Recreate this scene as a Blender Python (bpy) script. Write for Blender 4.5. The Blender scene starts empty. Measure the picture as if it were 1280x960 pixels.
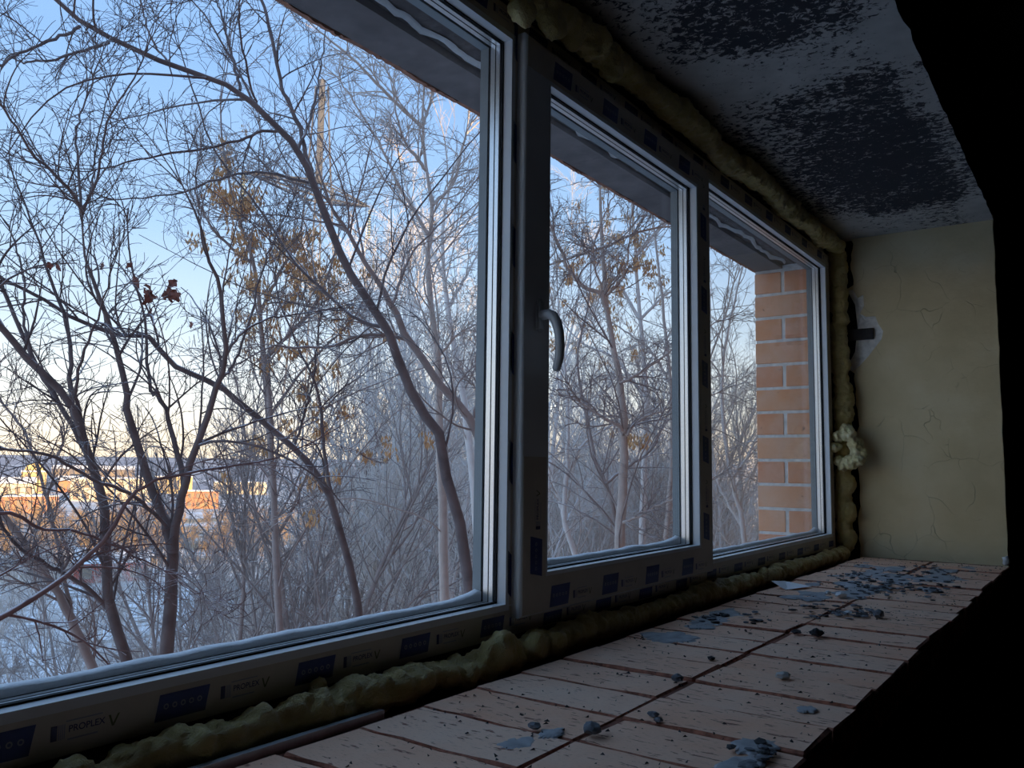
import bpy, bmesh, math, random
import numpy as np
from mathutils import Vector, Matrix, noise

random.seed(7)
rng = np.random.default_rng(7)
scene = bpy.context.scene
col = scene.collection

# ------------------------------------------------------------------ camera
YAW, PITCH, ROLL, FPX = 0.95565, 0.09790, 0.01189, 1051.9
CAM = np.array([0.0, -0.95, 0.0])
_cy, _sy, _cp, _sp = math.cos(YAW), math.sin(YAW), math.cos(PITCH), math.sin(PITCH)
_f = np.array([_sy * _cp, _cy * _cp, _sp])
_r0 = np.array([_cy, -_sy, 0.0])
_u0 = np.cross(_r0, _f)
_r = math.cos(ROLL) * _r0 + math.sin(ROLL) * _u0
_u = -math.sin(ROLL) * _r0 + math.cos(ROLL) * _u0
cam_data = bpy.data.cameras.new('camera')
cam = bpy.data.objects.new('camera', cam_data)
col.objects.link(cam)
cam_data.sensor_width = 36.0
cam_data.sensor_fit = 'HORIZONTAL'
cam_data.lens = FPX / 1280 * 36
cam_data.clip_start = 0.02
cam_data.clip_end = 9000
M = Matrix(((_r[0], _u[0], -_f[0], CAM[0]), (_r[1], _u[1], -_f[1], CAM[1]), (_r[2], _u[2], -_f[2], CAM[2]), (0, 0, 0, 1)))
cam.matrix_world = M
scene.camera = cam

# ------------------------------------------------------------------ world, sun, exposure
scene.view_settings.view_transform = 'Standard'
scene.view_settings.look = 'None'
scene.view_settings.gamma = 1.0
scene.view_settings.use_curve_mapping = False
scene.view_settings.exposure = 0.60
scene.cycles.transparent_max_bounces = 40
scene.cycles.max_bounces = 14
scene.cycles.diffuse_bounces = 8
scene.cycles.sample_clamp_indirect = 8.0
world = bpy.data.worlds.new('winter_sky')
scene.world = world
world.use_nodes = True
wn, wl = world.node_tree.nodes, world.node_tree.links
wn.clear()
_tc = wn.new('ShaderNodeTexCoord')
_sx = wn.new('ShaderNodeSeparateXYZ')
wl.new(_tc.outputs['Generated'], _sx.inputs[0])
_rp = wn.new('ShaderNodeValToRGB')
wl.new(_sx.outputs['Z'], _rp.inputs[0])
SKY = [(0.0, (0.98, 0.78, 0.56)), (0.03, (0.96, 0.83, 0.66)), (0.075, (0.82, 0.84, 0.81)), (0.15, (0.54, 0.66, 0.79)),
       (0.26, (0.34, 0.51, 0.77)), (0.42, (0.24, 0.41, 0.72)), (1.0, (0.26, 0.41, 0.66))]
el = _rp.color_ramp.elements
while len(el) < len(SKY):
    el.new(0.5)
for e, (pos, c) in zip(el, SKY):
    e.position = pos
    e.color = (*c, 1)
_bg = wn.new('ShaderNodeBackground')
_bg.inputs['Strength'].default_value = 1.0
_wo = wn.new('ShaderNodeOutputWorld')
wl.new(_rp.outputs[0], _bg.inputs[0])
wl.new(_bg.outputs[0], _wo.inputs[0])

SUN_EL = math.radians(8.0)
sun_dir = Vector((0.22, 0.975, 0)).normalized() * math.cos(SUN_EL) + Vector((0, 0, -math.sin(SUN_EL)))
sd = bpy.data.lights.new('low_winter_sun', 'SUN')
sd.energy = 5.0
sd.angle = math.radians(0.6)
sd.color = (1.0, 0.66, 0.34)
so = bpy.data.objects.new('low_winter_sun', sd)
col.objects.link(so)
so.rotation_euler = sun_dir.to_track_quat('-Z', 'Y').to_euler()
so.location = (-20, -60, 30)


# ------------------------------------------------------------------ pixel helpers
def ray(px, py):
    return _f + _r * (px - 640) / FPX - _u * (py - 480) / FPX


def on(ax, val, px, py):
    d = ray(px, py)
    return CAM + d * ((val - CAM[ax]) / d[ax])


def at(px, py, d):
    v = ray(px, py)
    return CAM + v * (d / math.hypot(v[0], v[1]))


# ------------------------------------------------------------------ object helpers
def tag(o, label=None, cat=None, group=None, kind=None):
    if label:
        o['label'] = label
    if cat:
        o['category'] = cat
    if group:
        o['group'] = group
    if kind:
        o['kind'] = kind
    return o


def empty(name, loc=(0, 0, 0)):
    o = bpy.data.objects.new(name, None)
    o.empty_display_size = 0.1
    o.location = loc
    col.objects.link(o)
    return o


def link(name, me, mat=None, parent=None, loc=None, smooth=False):
    o = bpy.data.objects.new(name, me)
    col.objects.link(o)
    if mat is not None and not me.materials:
        for m in (mat if isinstance(mat, (list, tuple)) else [mat]):
            me.materials.append(m)
    if smooth:
        me.polygons.foreach_set('use_smooth', [True] * len(me.polygons))
    if parent is not None:
        o.parent = parent
        if loc is None:
            o.location = -parent.location
    if loc is not None:
        o.location = loc
    return o


def bm_obj(name, bm, mat=None, parent=None, loc=None, smooth=False):
    me = bpy.data.meshes.new(name)
    bm.normal_update()
    bm.to_mesh(me)
    bm.free()
    return link(name, me, mat, parent, loc, smooth)


def add_box(bm, x0, x1, y0, y1, z0, z1, mi=0):
    v = [bm.verts.new((x, y, z)) for x in (x0, x1) for y in (y0, y1) for z in (z0, z1)]
    for q in ((0, 1, 3, 2), (4, 6, 7, 5), (0, 4, 5, 1), (2, 3, 7, 6), (0, 2, 6, 4), (1, 5, 7, 3)):
        f = bm.faces.new([v[i] for i in q])
        f.material_index = mi
    return v


def box(name, x0, x1, y0, y1, z0, z1, mat, parent=None, bevel=0.0):
    bm = bmesh.new()
    add_box(bm, x0, x1, y0, y1, z0, z1)
    if bevel:
        bmesh.ops.bevel(bm, geom=bm.edges[:], offset=bevel, segments=2, affect='EDGES', profile=0.5)
    return bm_obj(name, bm, mat, parent)


def ring_bm(bm, x0, x1, z0, z1, t, y0, y1, mitre=True):
    """Rectangular ring: inner opening x0..x1, z0..z1, thickness t outward, mitred."""
    xs, zs = (x0 - t, x0, x1, x1 + t), (z0 - t, z0, z1, z1 + t)
    for q in (((xs[0], zs[0]), (xs[3], zs[0]), (xs[2], zs[1]), (xs[1], zs[1])),
              ((xs[3], zs[0]), (xs[3], zs[3]), (xs[2], zs[2]), (xs[2], zs[1])),
              ((xs[3], zs[3]), (xs[0], zs[3]), (xs[1], zs[2]), (xs[2], zs[2])),
              ((xs[0], zs[3]), (xs[0], zs[0]), (xs[1], zs[1]), (xs[1], zs[2]))):
        a = [bm.verts.new((x, y0, z)) for x, z in q]
        b = [bm.verts.new((x, y1, z)) for x, z in q]
        bm.faces.new(a)
        bm.faces.new(b[::-1])
        for i in range(4):
            j = (i + 1) % 4
            bm.faces.new((a[j], a[i], b[i], b[j]))


def fnoise(p, s=1.0, o=3):
    return noise.fractal(Vector(p) * s, 1.0, 2.0, o)


# ------------------------------------------------------------------ materials
def mat_new(name):
    m = bpy.data.materials.new(name)
    m.use_nodes = True
    nt = m.node_tree
    return m, nt, nt.nodes['Principled BSDF']


def N(nt, t, **kw):
    n = nt.nodes.new(t)
    for k, v in kw.items():
        if k.startswith('i_'):
            n.inputs[k[2:].replace('_', ' ')].default_value = v
        else:
            setattr(n, k, v)
    return n


def ramp(nt, fac, stops, interp='LINEAR'):
    r = nt.nodes.new('ShaderNodeValToRGB')
    r.color_ramp.interpolation = interp
    e = r.color_ramp.elements
    while len(e) < len(stops):
        e.new(0.5)
    for x, (p_, c) in zip(e, stops):
        x.position = p_
        x.color = (*c, 1) if len(c) == 3 else c
    nt.links.new(fac, r.inputs[0])
    return r.outputs[0]


def mixc(nt, fac, a, b, mode='MIX'):
    n = nt.nodes.new('ShaderNodeMix')
    n.data_type = 'RGBA'
    n.blend_type = mode
    for s, v in ((n.inputs[0], fac), (n.inputs[6], a), (n.inputs[7], b)):
        if isinstance(v, (int, float)):
            s.default_value = v
        elif isinstance(v, tuple):
            s.default_value = (*v, 1)
        else:
            nt.links.new(v, s)
    return n.outputs[2]


def math_n(nt, op, a, b=None):
    n = nt.nodes.new('ShaderNodeMath')
    n.operation = op
    for s, v in ((n.inputs[0], a), (n.inputs[1], b)):
        if v is None:
            continue
        if isinstance(v, (int, float)):
            s.default_value = v
        else:
            nt.links.new(v, s)
    return n.outputs[0]


def mapped(nt, scale=(1, 1, 1), coord='Object'):
    tc = nt.nodes.new('ShaderNodeTexCoord')
    mp = nt.nodes.new('ShaderNodeMapping')
    mp.inputs['Scale'].default_value = scale
    nt.links.new(tc.outputs[coord], mp.inputs[0])
    return mp.outputs[0]


def geo_pos(nt, scale=(1, 1, 1)):
    g = nt.nodes.new('ShaderNodeNewGeometry')
    mp = nt.nodes.new('ShaderNodeMapping')
    mp.inputs['Scale'].default_value = scale
    nt.links.new(g.outputs['Position'], mp.inputs[0])
    return mp.outputs[0]


def noise_t(nt, vec, scale, detail=4.0, rough=0.55, dist=0.0):
    n = N(nt, 'ShaderNodeTexNoise')
    n.inputs['Scale'].default_value = scale
    n.inputs['Detail'].default_value = detail
    n.inputs['Roughness'].default_value = rough
    n.inputs['Distortion'].default_value = dist
    nt.links.new(vec, n.inputs['Vector'])
    return n.outputs['Fac']


def bump(nt, b, h, strength=0.3, dist=0.01):
    n = nt.nodes.new('ShaderNodeBump')
    n.inputs['Strength'].default_value = strength
    n.inputs['Distance'].default_value = dist
    nt.links.new(h, n.inputs['Height'])
    nt.links.new(n.outputs[0], b.inputs['Normal'])


def plain(name, c, rough=0.6, metal=0.0, var=0.12, scale=20.0, bmp=0.0):
    m, nt, b = mat_new(name)
    v = geo_pos(nt)
    n = noise_t(nt, v, scale)
    lo = tuple(x * (1 - var) for x in c)
    hi = tuple(min(1, x * (1 + var)) for x in c)
    nt.links.new(ramp(nt, n, [(0.3, lo), (0.7, hi)]), b.inputs['Base Color'])
    b.inputs['Roughness'].default_value = rough
    b.inputs['Metallic'].default_value = metal
    if bmp:
        bump(nt, b, n, bmp, 0.004)
    return m


def brick_mat(name, tones, grain=(1, 1, 1), pits=(0.12, 0.06, 0.045), pit=0.62, gscale=60):
    m, nt, b = mat_new(name)
    oi = nt.nodes.new('ShaderNodeObjectInfo')
    v = geo_pos(nt)
    tone = ramp(nt, oi.outputs['Random'], [(i / (len(tones) - 1), t) for i, t in enumerate(tones)])
    n1 = noise_t(nt, v, 9.0, 6)
    c = mixc(nt, ramp(nt, n1, [(0.35, (0, 0, 0)), (0.7, (1, 1, 1))]), tone, (0.93, 0.70, 0.54))
    c = mixc(nt, 0.45, tone, c)
    vs = geo_pos(nt, grain)
    n2 = noise_t(nt, vs, gscale, 5, 0.6, 0.4)
    c = mixc(nt, ramp(nt, n2, [(pit, (0, 0, 0)), (pit + 0.05, (1, 1, 1))]), c, pits)
    n3 = noise_t(nt, vs, gscale * 4, 4, 0.65)
    c = mixc(nt, ramp(nt, n3, [(0.55, (0, 0, 0)), (0.72, (.38,) * 3)]), c, pits)
    nt.links.new(c, b.inputs['Base Color'])
    b.inputs['Roughness'].default_value = 0.9
    bump(nt, b, math_n(nt, 'ADD', n2, n3), -0.5, 0.004)
    return m


M_sill_brick = brick_mat('sill_brick', [(0.94, 0.56, 0.37), (0.93, 0.50, 0.31), (0.95, 0.62, 0.44), (0.94, 0.53, 0.34)],
                         grain=(2.4, 0.55, 1), pits=(0.30, 0.12, 0.08), pit=0.60, gscale=55)
M_pier_brick = brick_mat('pier_brick', [(0.90, 0.40, 0.20), (0.86, 0.34, 0.17), (0.92, 0.47, 0.27), (0.84, 0.32, 0.17)],
                         pits=(0.40, 0.17, 0.10), pit=0.66, gscale=40)
M_mortar = plain('grey_mortar', (0.42, 0.41, 0.40), 0.95, var=0.25, scale=35, bmp=0.5)
M_pale_mortar = plain('pale_exposed_mortar', (0.80, 0.77, 0.72), 0.95, var=0.2, scale=40, bmp=0.6)
M_mortar_dark = plain('old_dark_mortar', (0.12, 0.10, 0.095), 0.95, var=0.35, scale=45, bmp=0.6)
M_red_dust = plain('red_brick_dust_bed', (0.22, 0.075, 0.045), 0.95, var=0.3, scale=60, bmp=0.5)
M_brick_edge = plain('raw_red_brick_edge', (0.42, 0.16, 0.10), 0.95, var=0.5, scale=70, bmp=0.4)
M_room_shade = plain('room_shade_plaster', (0.018, 0.018, 0.020), 0.95, var=0.5, scale=6, bmp=0.3)  # darkness of the unlit room is put into this near-black colour
M_pvc = plain('white_pvc', (0.80, 0.81, 0.82), 0.35, var=0.02, scale=8)
M_film = plain('beige_protective_film', (0.62, 0.55, 0.46), 0.4, var=0.06, scale=14)
M_blue = plain('blue_film_print', (0.030, 0.055, 0.22), 0.4, var=0.15, scale=30)
M_blue_dark = plain('navy_film_print', (0.035, 0.04, 0.14), 0.4, var=0.1, scale=30)
M_pale = plain('pale_film_print', (0.30, 0.32, 0.42), 0.45, var=0.1, scale=30)
M_green = plain('olive_film_print', (0.16, 0.17, 0.07), 0.45, var=0.1, scale=30)
M_lip = plain('shade_grey_outer_profile', (0.27, 0.30, 0.31), 0.5, var=0.05)  # white outer lip; the shadow on it is put into this darker grey
M_rubber = plain('black_rubber', (0.008, 0.008, 0.009), 0.85, var=0.1)
M_alu = plain('bright_spacer_aluminium', (0.86, 0.86, 0.85), 0.32, metal=0.85, var=0.05, scale=200)
M_galv = plain('galvanised_steel', (0.55, 0.57, 0.60), 0.4, metal=0.9, var=0.12, scale=40)
M_steel = plain('dark_rusty_steel', (0.05, 0.045, 0.045), 0.7, metal=0.4, var=0.3, scale=60)
M_concrete = plain('grey_lintel_concrete', (0.21, 0.18, 0.17), 0.95, var=0.18, scale=14, bmp=0.4)
M_stone = plain('dark_mortar_chunk', (0.17, 0.18, 0.20), 0.95, var=0.35, scale=90, bmp=0.6)
M_char = plain('black_crumb', (0.045, 0.045, 0.05), 0.95, var=0.4, scale=120, bmp=0.4)
M_paper = plain('white_paper', (0.95, 0.95, 0.96), 0.7, var=0.03, scale=30)
M_white = plain('white_chip', (0.78, 0.78, 0.78), 0.8, var=0.06, scale=80)
M_mast = plain('weathered_pylon_steel', (0.15, 0.16, 0.19), 0.8, metal=0.2, var=0.2, scale=3)
M_insul = plain('pale_glass_insulator', (0.42, 0.46, 0.36), 0.3, var=0.1, scale=8)
M_seed = plain('tan_dry_seed_keys', (0.80, 0.52, 0.27), 0.8, var=0.25, scale=9)
M_leaf = plain('red_brown_dry_leaf', (0.32, 0.16, 0.13), 0.8, var=0.3, scale=30)
M_handle = plain('grey_white_handle', (0.62, 0.63, 0.64), 0.3, var=0.03)
M_brickred = plain('rough_red_brick_edge', (0.42, 0.20, 0.13), 0.95, var=0.35, scale=30, bmp=0.6)


def mk_foam(name, c1, c2):
    m, nt, b = mat_new(name)
    v = geo_pos(nt)
    n = noise_t(nt, v, 22, 5)
    nt.links.new(ramp(nt, n, [(0.3, c1), (0.7, c2)]), b.inputs['Base Color'])
    b.inputs['Roughness'].default_value = 0.33
    b.inputs['Subsurface Weight'].default_value = 0.15
    b.inputs['Subsurface Radius'].default_value = (0.02, 0.015, 0.006)
    n2 = noise_t(nt, geo_pos(nt, (1, 1.6, 1.6)), 120, 4, 0.6, 1.2)
    bump(nt, b, n2, 0.9, 0.006)
    return m


M_foam = mk_foam('yellow_mounting_foam', (0.50, 0.37, 0.13), (0.72, 0.57, 0.25))
M_foam2 = mk_foam('torn_pale_foam', (0.66, 0.54, 0.24), (0.88, 0.78, 0.46))

# glass
M_glass, nt, b = mat_new('window_glass')
nt.nodes.remove(b)
fr = N(nt, 'ShaderNodeFresnel')
_gg = N(nt, 'ShaderNodeNewGeometry')          # the node inverts the IOR on back faces: feed 1/n there so both faces act as air to glass
_ior = N(nt, 'ShaderNodeMix', data_type='FLOAT')
_ior.inputs[2].default_value = 1.16
_ior.inputs[3].default_value = 1 / 1.16
nt.links.new(_gg.outputs['Backfacing'], _ior.inputs[0])
nt.links.new(_ior.outputs[0], fr.inputs['IOR'])
tr = N(nt, 'ShaderNodeBsdfTransparent')
tr.inputs[0].default_value = (0.995, 1.0, 0.998, 1)
gl = N(nt, 'ShaderNodeBsdfGlossy')
gl.inputs['Roughness'].default_value = 0.02
mx = N(nt, 'ShaderNodeMixShader')
nt.links.new(fr.outputs[0], mx.inputs[0])
nt.links.new(tr.outputs[0], mx.inputs[1])
nt.links.new(gl.outputs[0], mx.inputs[2])
nt.links.new(mx.outputs[0], nt.nodes['Material Output'].inputs[0])

# niche ceiling: dark concrete with flaking grey paint
M_ceil, nt, b = mat_new('flaking_painted_ceiling')
v = geo_pos(nt)
fl = noise_t(nt, geo_pos(nt, (1.0, 0.75, 1)), 62, 10, 0.72, 0.5)
big = noise_t(nt, v, 2.6, 4, 0.6)
sp = N(nt, 'ShaderNodeSeparateXYZ')
nt.links.new(v, sp.inputs[0])
bandx = ramp(nt, math_n(nt, 'MULTIPLY', sp.outputs['X'], 0.25),
             [(0.0, (.45,) * 3), (0.47, (.42,) * 3), (0.495, (.85,) * 3), (0.535, (.8,) * 3), (0.56, (.40,) * 3), (0.66, (.26,) * 3),
              (0.84, (.22,) * 3), (0.89, (.62,) * 3), (0.95, (.7,) * 3)])
bandy = ramp(nt, math_n(nt, 'MULTIPLY', sp.outputs['Y'], -1.0),
             [(0.0, (.75,) * 3), (0.14, (.62,) * 3), (0.25, (.40,) * 3), (0.52, (.34,) * 3), (0.585, (.72,) * 3), (0.62, (.8,) * 3)])
thr = math_n(nt, 'ADD', math_n(nt, 'MULTIPLY', bandx, 0.30), math_n(nt, 'MULTIPLY', bandy, 0.30))
thr = math_n(nt, 'ADD', thr, math_n(nt, 'MULTIPLY', big, 0.36))
sm = math_n(nt, 'ADD', fl, thr)
mask = ramp(nt, sm, [(0.93, (0, 0, 0)), (0.97, (1, 1, 1))])
paint = ramp(nt, noise_t(nt, v, 14, 5), [(0.3, (0.42, 0.40, 0.37)), (0.7, (0.56, 0.53, 0.49))])
nt.links.new(mixc(nt, mask, (0.035, 0.036, 0.045), paint), b.inputs['Base Color'])
b.inputs['Roughness'].default_value = 0.95
bump(nt, b, mask, 0.4, 0.003)

# reveal plaster: yellowish grey, faint cracks
M_plaster, nt, b = mat_new('yellowish_cracked_plaster')
v = geo_pos(nt)
n1 = noise_t(nt, v, 5, 6)
c = ramp(nt, n1, [(0.25, (0.66, 0.53, 0.30)), (0.55, (0.76, 0.62, 0.37)), (0.8, (0.82, 0.70, 0.46))])
wv = N(nt, 'ShaderNodeVectorMath')
wv.operation = 'ADD'
nz = N(nt, 'ShaderNodeTexNoise')
nz.inputs['Scale'].default_value = 6.0
nt.links.new(v, nz.inputs['Vector'])
sc_ = N(nt, 'ShaderNodeVectorMath')
sc_.operation = 'SCALE'
sc_.inputs['Scale'].default_value = 0.16
nt.links.new(nz.outputs['Color'], sc_.inputs[0])
nt.links.new(v, wv.inputs[0])
nt.links.new(sc_.outputs[0], wv.inputs[1])
vo = N(nt, 'ShaderNodeTexVoronoi')
vo.feature = 'DISTANCE_TO_EDGE'
vo.inputs['Scale'].default_value = 6.5
nt.links.new(wv.outputs[0], vo.inputs['Vector'])
crk = ramp(nt, vo.outputs['Distance'], [(0.0, (1, 1, 1)), (0.008, (0, 0, 0))])
crk = math_n(nt, 'MULTIPLY', crk, ramp(nt, noise_t(nt, v, 4.5, 3), [(0.5, (0, 0, 0)), (0.6, (1, 1, 1))]))
c = mixc(nt, math_n(nt, 'MULTIPLY', crk, 0.4), c, (0.15, 0.13, 0.10))
nt.links.new(c, b.inputs['Base Color'])
b.inputs['Roughness'].default_value = 0.93
hh = math_n(nt, 'SUBTRACT', math_n(nt, 'MULTIPLY', noise_t(nt, v, 12, 6), 1.0), math_n(nt, 'MULTIPLY', crk, 0.8))
bump(nt, b, hh, 0.45, 0.012)


def bark_mat(name, c1, c2, snow_lo, snow_hi, snow_c=(0.82, 0.85, 0.90), nscale=3.0):
    m, nt, b = mat_new(name)
    v = geo_pos(nt)
    n = noise_t(nt, v, 6, 4)
    c = ramp(nt, n, [(0.3, c1), (0.7, c2)])
    g = N(nt, 'ShaderNodeNewGeometry')
    s = N(nt, 'ShaderNodeSeparateXYZ')
    nt.links.new(g.outputs['Normal'], s.inputs[0])
    k = math_n(nt, 'MULTIPLY', s.outputs['Z'], ramp(nt, noise_t(nt, v, nscale, 2), [(0.44, (0.15,) * 3), (0.58, (1, 1, 1))]))
    nt.links.new(mixc(nt, ramp(nt, k, [(snow_lo, (0, 0, 0)), (snow_hi, (1, 1, 1))]), c, snow_c), b.inputs['Base Color'])
    b.inputs['Roughness'].default_value = 0.9
    return m


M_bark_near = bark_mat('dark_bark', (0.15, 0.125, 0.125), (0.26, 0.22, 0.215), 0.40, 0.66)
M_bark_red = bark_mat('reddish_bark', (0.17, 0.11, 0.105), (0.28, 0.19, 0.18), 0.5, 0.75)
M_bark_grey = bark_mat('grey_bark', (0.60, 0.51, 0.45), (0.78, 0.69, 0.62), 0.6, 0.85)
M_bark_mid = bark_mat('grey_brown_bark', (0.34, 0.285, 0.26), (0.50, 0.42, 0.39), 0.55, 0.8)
M_bark_frost_haze = bark_mat('frosted_hazed_bark', (0.82, 0.76, 0.71), (0.93, 0.89, 0.85), 0.45, 0.75)  # hoarfrost, with distance haze also put into the pale colour
M_bark_ochre = bark_mat('ochre_scrub_bark', (0.36, 0.25, 0.16), (0.50, 0.36, 0.23), 0.8, 0.95)

# snow ground with dry scrub, forest far away
M_ground, nt, b = mat_new('snowy_ground_with_scrub')
v = geo_pos(nt)
n1 = noise_t(nt, v, 0.35, 8, 0.7)
n2 = noise_t(nt, v, 0.045, 5, 0.6)
snow = (0.88, 0.89, 0.92)
c = mixc(nt, ramp(nt, n1, [(0.50, (0, 0, 0)), (0.58, (1, 1, 1))]), snow, (0.28, 0.24, 0.21))
ln = N(nt, 'ShaderNodeVectorMath')
ln.operation = 'LENGTH'
nt.links.new(v, ln.inputs[0])
rr = math_n(nt, 'MULTIPLY', ln.outputs['Value'], 0.001)
sb = math_n(nt, 'MULTIPLY', ramp(nt, rr, [(0.13, (0, 0, 0)), (0.17, (1, 1, 1)), (0.40, (1, 1, 1)), (0.5, (0.4,) * 3)]),
            ramp(nt, n2, [(0.40, (0, 0, 0)), (0.55, (1, 1, 1))]))
c = mixc(nt, sb, c, (0.42, 0.30, 0.18))
fo = math_n(nt, 'MULTIPLY', ramp(nt, rr, [(0.75, (0, 0, 0)), (0.95, (1, 1, 1))]),
            ramp(nt, noise_t(nt, v, 0.006, 4), [(0.36, (0, 0, 0)), (0.46, (1, 1, 1))]))
c = mixc(nt, fo, c, (0.36, 0.34, 0.36))  # forest tone paled, haze of distance mixed into the colour
nt.links.new(c, b.inputs['Base Color'])
b.inputs['Roughness'].default_value = 0.9

M_snow, nt, b = mat_new('fresh_snow')
b.inputs['Base Color'].default_value = (0.90, 0.91, 0.93, 1)
b.inputs['Roughness'].default_value = 0.7
bump(nt, b, noise_t(nt, geo_pos(nt), 60, 4), 0.4, 0.01)

# ------------------------------------------------------------------ dimensions (metres, window plane y = 0)
Z_SILL, Z_CEIL, Y_IN, X_WALL, X_LEFT = -0.356, 1.01, -0.62, 3.80, -0.75
Z_FLOOR, Z_ROOM = -1.20, 1.60
PIER_X, FACADE_Y = 3.66, 0.31


# ------------------------------------------------------------------ room shell and building mass
def block(name, x0, x1, y0, y1, z0, z1, mat=M_room_shade):
    return tag(box(name, x0, x1, y0, y1, z0, z1, mat), kind='structure')


tag(block('floor', -3.3, 7.3, -5.3, Y_IN, Z_FLOOR - 0.25, Z_FLOOR), 'floor of the unlit room with its shade put into the colour', 'floor')
tag(block('ceiling', -3.3, 7.3, -5.3, Y_IN, Z_ROOM, Z_ROOM + 0.25), 'ceiling of the unlit room with its shade put into the colour', 'ceiling')
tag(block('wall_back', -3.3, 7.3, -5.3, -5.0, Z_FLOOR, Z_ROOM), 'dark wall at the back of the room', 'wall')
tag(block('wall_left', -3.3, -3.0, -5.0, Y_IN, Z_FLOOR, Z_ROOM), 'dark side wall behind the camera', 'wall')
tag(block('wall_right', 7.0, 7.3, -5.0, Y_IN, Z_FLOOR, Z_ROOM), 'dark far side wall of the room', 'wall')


def outer_mass(name, x0, x1, y0, y1, z0, z1, label):
    bm = bmesh.new()
    add_box(bm, x0, x1, y0, y1, z0, z1)
    bm.normal_update()
    for f in bm.faces:
        f.material_index = 1 if f.normal.y > 0.5 else 0
    o = bm_obj(name, bm, [M_room_shade, M_brickred])
    return tag(o, label, 'wall', kind='structure')


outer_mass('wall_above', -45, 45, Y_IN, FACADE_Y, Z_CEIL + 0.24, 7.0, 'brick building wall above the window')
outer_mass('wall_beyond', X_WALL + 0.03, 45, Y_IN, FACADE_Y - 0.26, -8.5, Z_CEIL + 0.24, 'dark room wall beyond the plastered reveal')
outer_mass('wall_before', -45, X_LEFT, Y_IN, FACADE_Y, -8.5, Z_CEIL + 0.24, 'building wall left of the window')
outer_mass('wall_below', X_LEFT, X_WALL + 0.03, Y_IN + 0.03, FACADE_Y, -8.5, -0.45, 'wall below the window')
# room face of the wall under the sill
tag(box('wall_front', X_LEFT, X_WALL + 0.03, Y_IN, Y_IN + 0.028, Z_FLOOR, -0.45, M_room_shade), 'dark wall face under the brick sill', 'wall', kind='structure')

# niche ceiling (soffit) with a slightly ragged inner edge
bm = bmesh.new()
nx = 90
prev = None
for i in range(nx + 1):
    x = X_LEFT - 0.05 + (X_WALL + 0.08 - X_LEFT) * i / nx
    e = Y_IN + 0.006 * fnoise((x, 0, 3), 9) - 0.004 * abs(fnoise((x, 5, 3), 25))
    cur = [bm.verts.new((x, 0.09, Z_CEIL)), bm.verts.new((x, -0.3, Z_CEIL)), bm.verts.new((x, e, Z_CEIL + 0.003 * fnoise((x, 1, 1), 14))),
           bm.verts.new((x, e + 0.004, Z_CEIL + 0.02)), bm.verts.new((x, e, Z_CEIL + 0.25)), bm.verts.new((x, 0.09, Z_CEIL + 0.25))]
    if prev:
        for k in range(6):
            j = (k + 1) % 6
            f = bm.faces.new((prev[k], cur[k], cur[j], prev[j]))
            f.material_index = 0 if k in (0, 1) else 1
    prev = cur
bmesh.ops.recalc_face_normals(bm, faces=bm.faces[:])
tag(bm_obj('ceiling_niche', bm, [M_ceil, M_room_shade]), 'flaking grey painted soffit above the window niche', 'ceiling', kind='structure')

# reveal wall: plaster layer with a broken-out hollow
hole_px = [(1058, 362), (1066, 362), (1072, 372), (1079, 368), (1080, 382), (1075, 392), (1082, 396), (1094, 395), (1098, 405), (1104, 414), (1102, 424),
           (1094, 434), (1085, 446), (1075, 457), (1066, 464), (1058, 460)]
hole = [tuple(on(0, X_WALL, a, b_)[1:3]) for a, b_ in hole_px]
edge = []
for i in range(61):
    z = Z_SILL + (Z_CEIL - Z_SILL) * i / 60
    edge.append((-0.078 + 0.016 * fnoise((0, 2, z), 6) + 0.008 * fnoise((0, 7, z), 30), z))
zt_, zb_ = hole[0][1], hole[-1][1]
outline = [(Y_IN, Z_SILL - 0.02), (edge[0][0], Z_SILL - 0.02)] + [e for e in edge if e[1] < zb_ - 0.01]
outline += hole[::-1]
outline += [e for e in edge if e[1] > zt_ + 0.01] + [(edge[-1][0], Z_CEIL + 0.02)]
right = [(Y_IN + 0.004 * fnoise((0, 9, z), 11) + 0.0015, z) for z in np.linspace(Z_CEIL + 0.02, Z_SILL, 50)]
outline += right
bm = bmesh.new()
vs = [bm.verts.new((X_WALL, y, z)) for y, z in outline]
es = [bm.edges.new((vs[i], vs[(i + 1) % len(vs)])) for i in range(len(vs))]
bmesh.ops.triangle_fill(bm, edges=es, use_beauty=True)
geo = bmesh.ops.extrude_face_region(bm, geom=bm.faces[:])
bmesh.ops.translate(bm, verts=[g for g in geo['geom'] if isinstance(g, bmesh.types.BMVert)], vec=(0.03, 0, 0))
bmesh.ops.recalc_face_normals(bm, faces=bm.faces[:])
wall_reveal = tag(bm_obj('wall_reveal', bm, M_plaster), 'yellowish cracked plaster reveal wall at the far end of the niche', 'wall', kind='structure')
# exposed mortar at the bottom of the hollow
bm = bmesh.new()
cy_ = sum(h[0] for h in hole) / len(hole)
cz_ = sum(h[1] for h in hole) / len(hole)
mid = bm.verts.new((X_WALL + 0.012, cy_ + 0.03, cz_))
rim = [bm.verts.new((X_WALL + 0.003 + 0.006 * random.random(), cy_ + (y - cy_) * 1.0, cz_ + (z - cz_) * 1.0)) for y, z in hole]
inner = [bm.verts.new((X_WALL + 0.007 + 0.006 * random.random(), cy_ + (y - cy_) * 0.55, cz_ + (z - cz_) * 0.6)) for y, z in hole]
for i in range(len(rim) - 1):
    bm.faces.new((rim[i], rim[i + 1], inner[i + 1], inner[i]))
    bm.faces.new((inner[i], inner[i + 1], mid))
bm_obj('exposed_mortar', bm, M_pale_mortar, wall_reveal)
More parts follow.
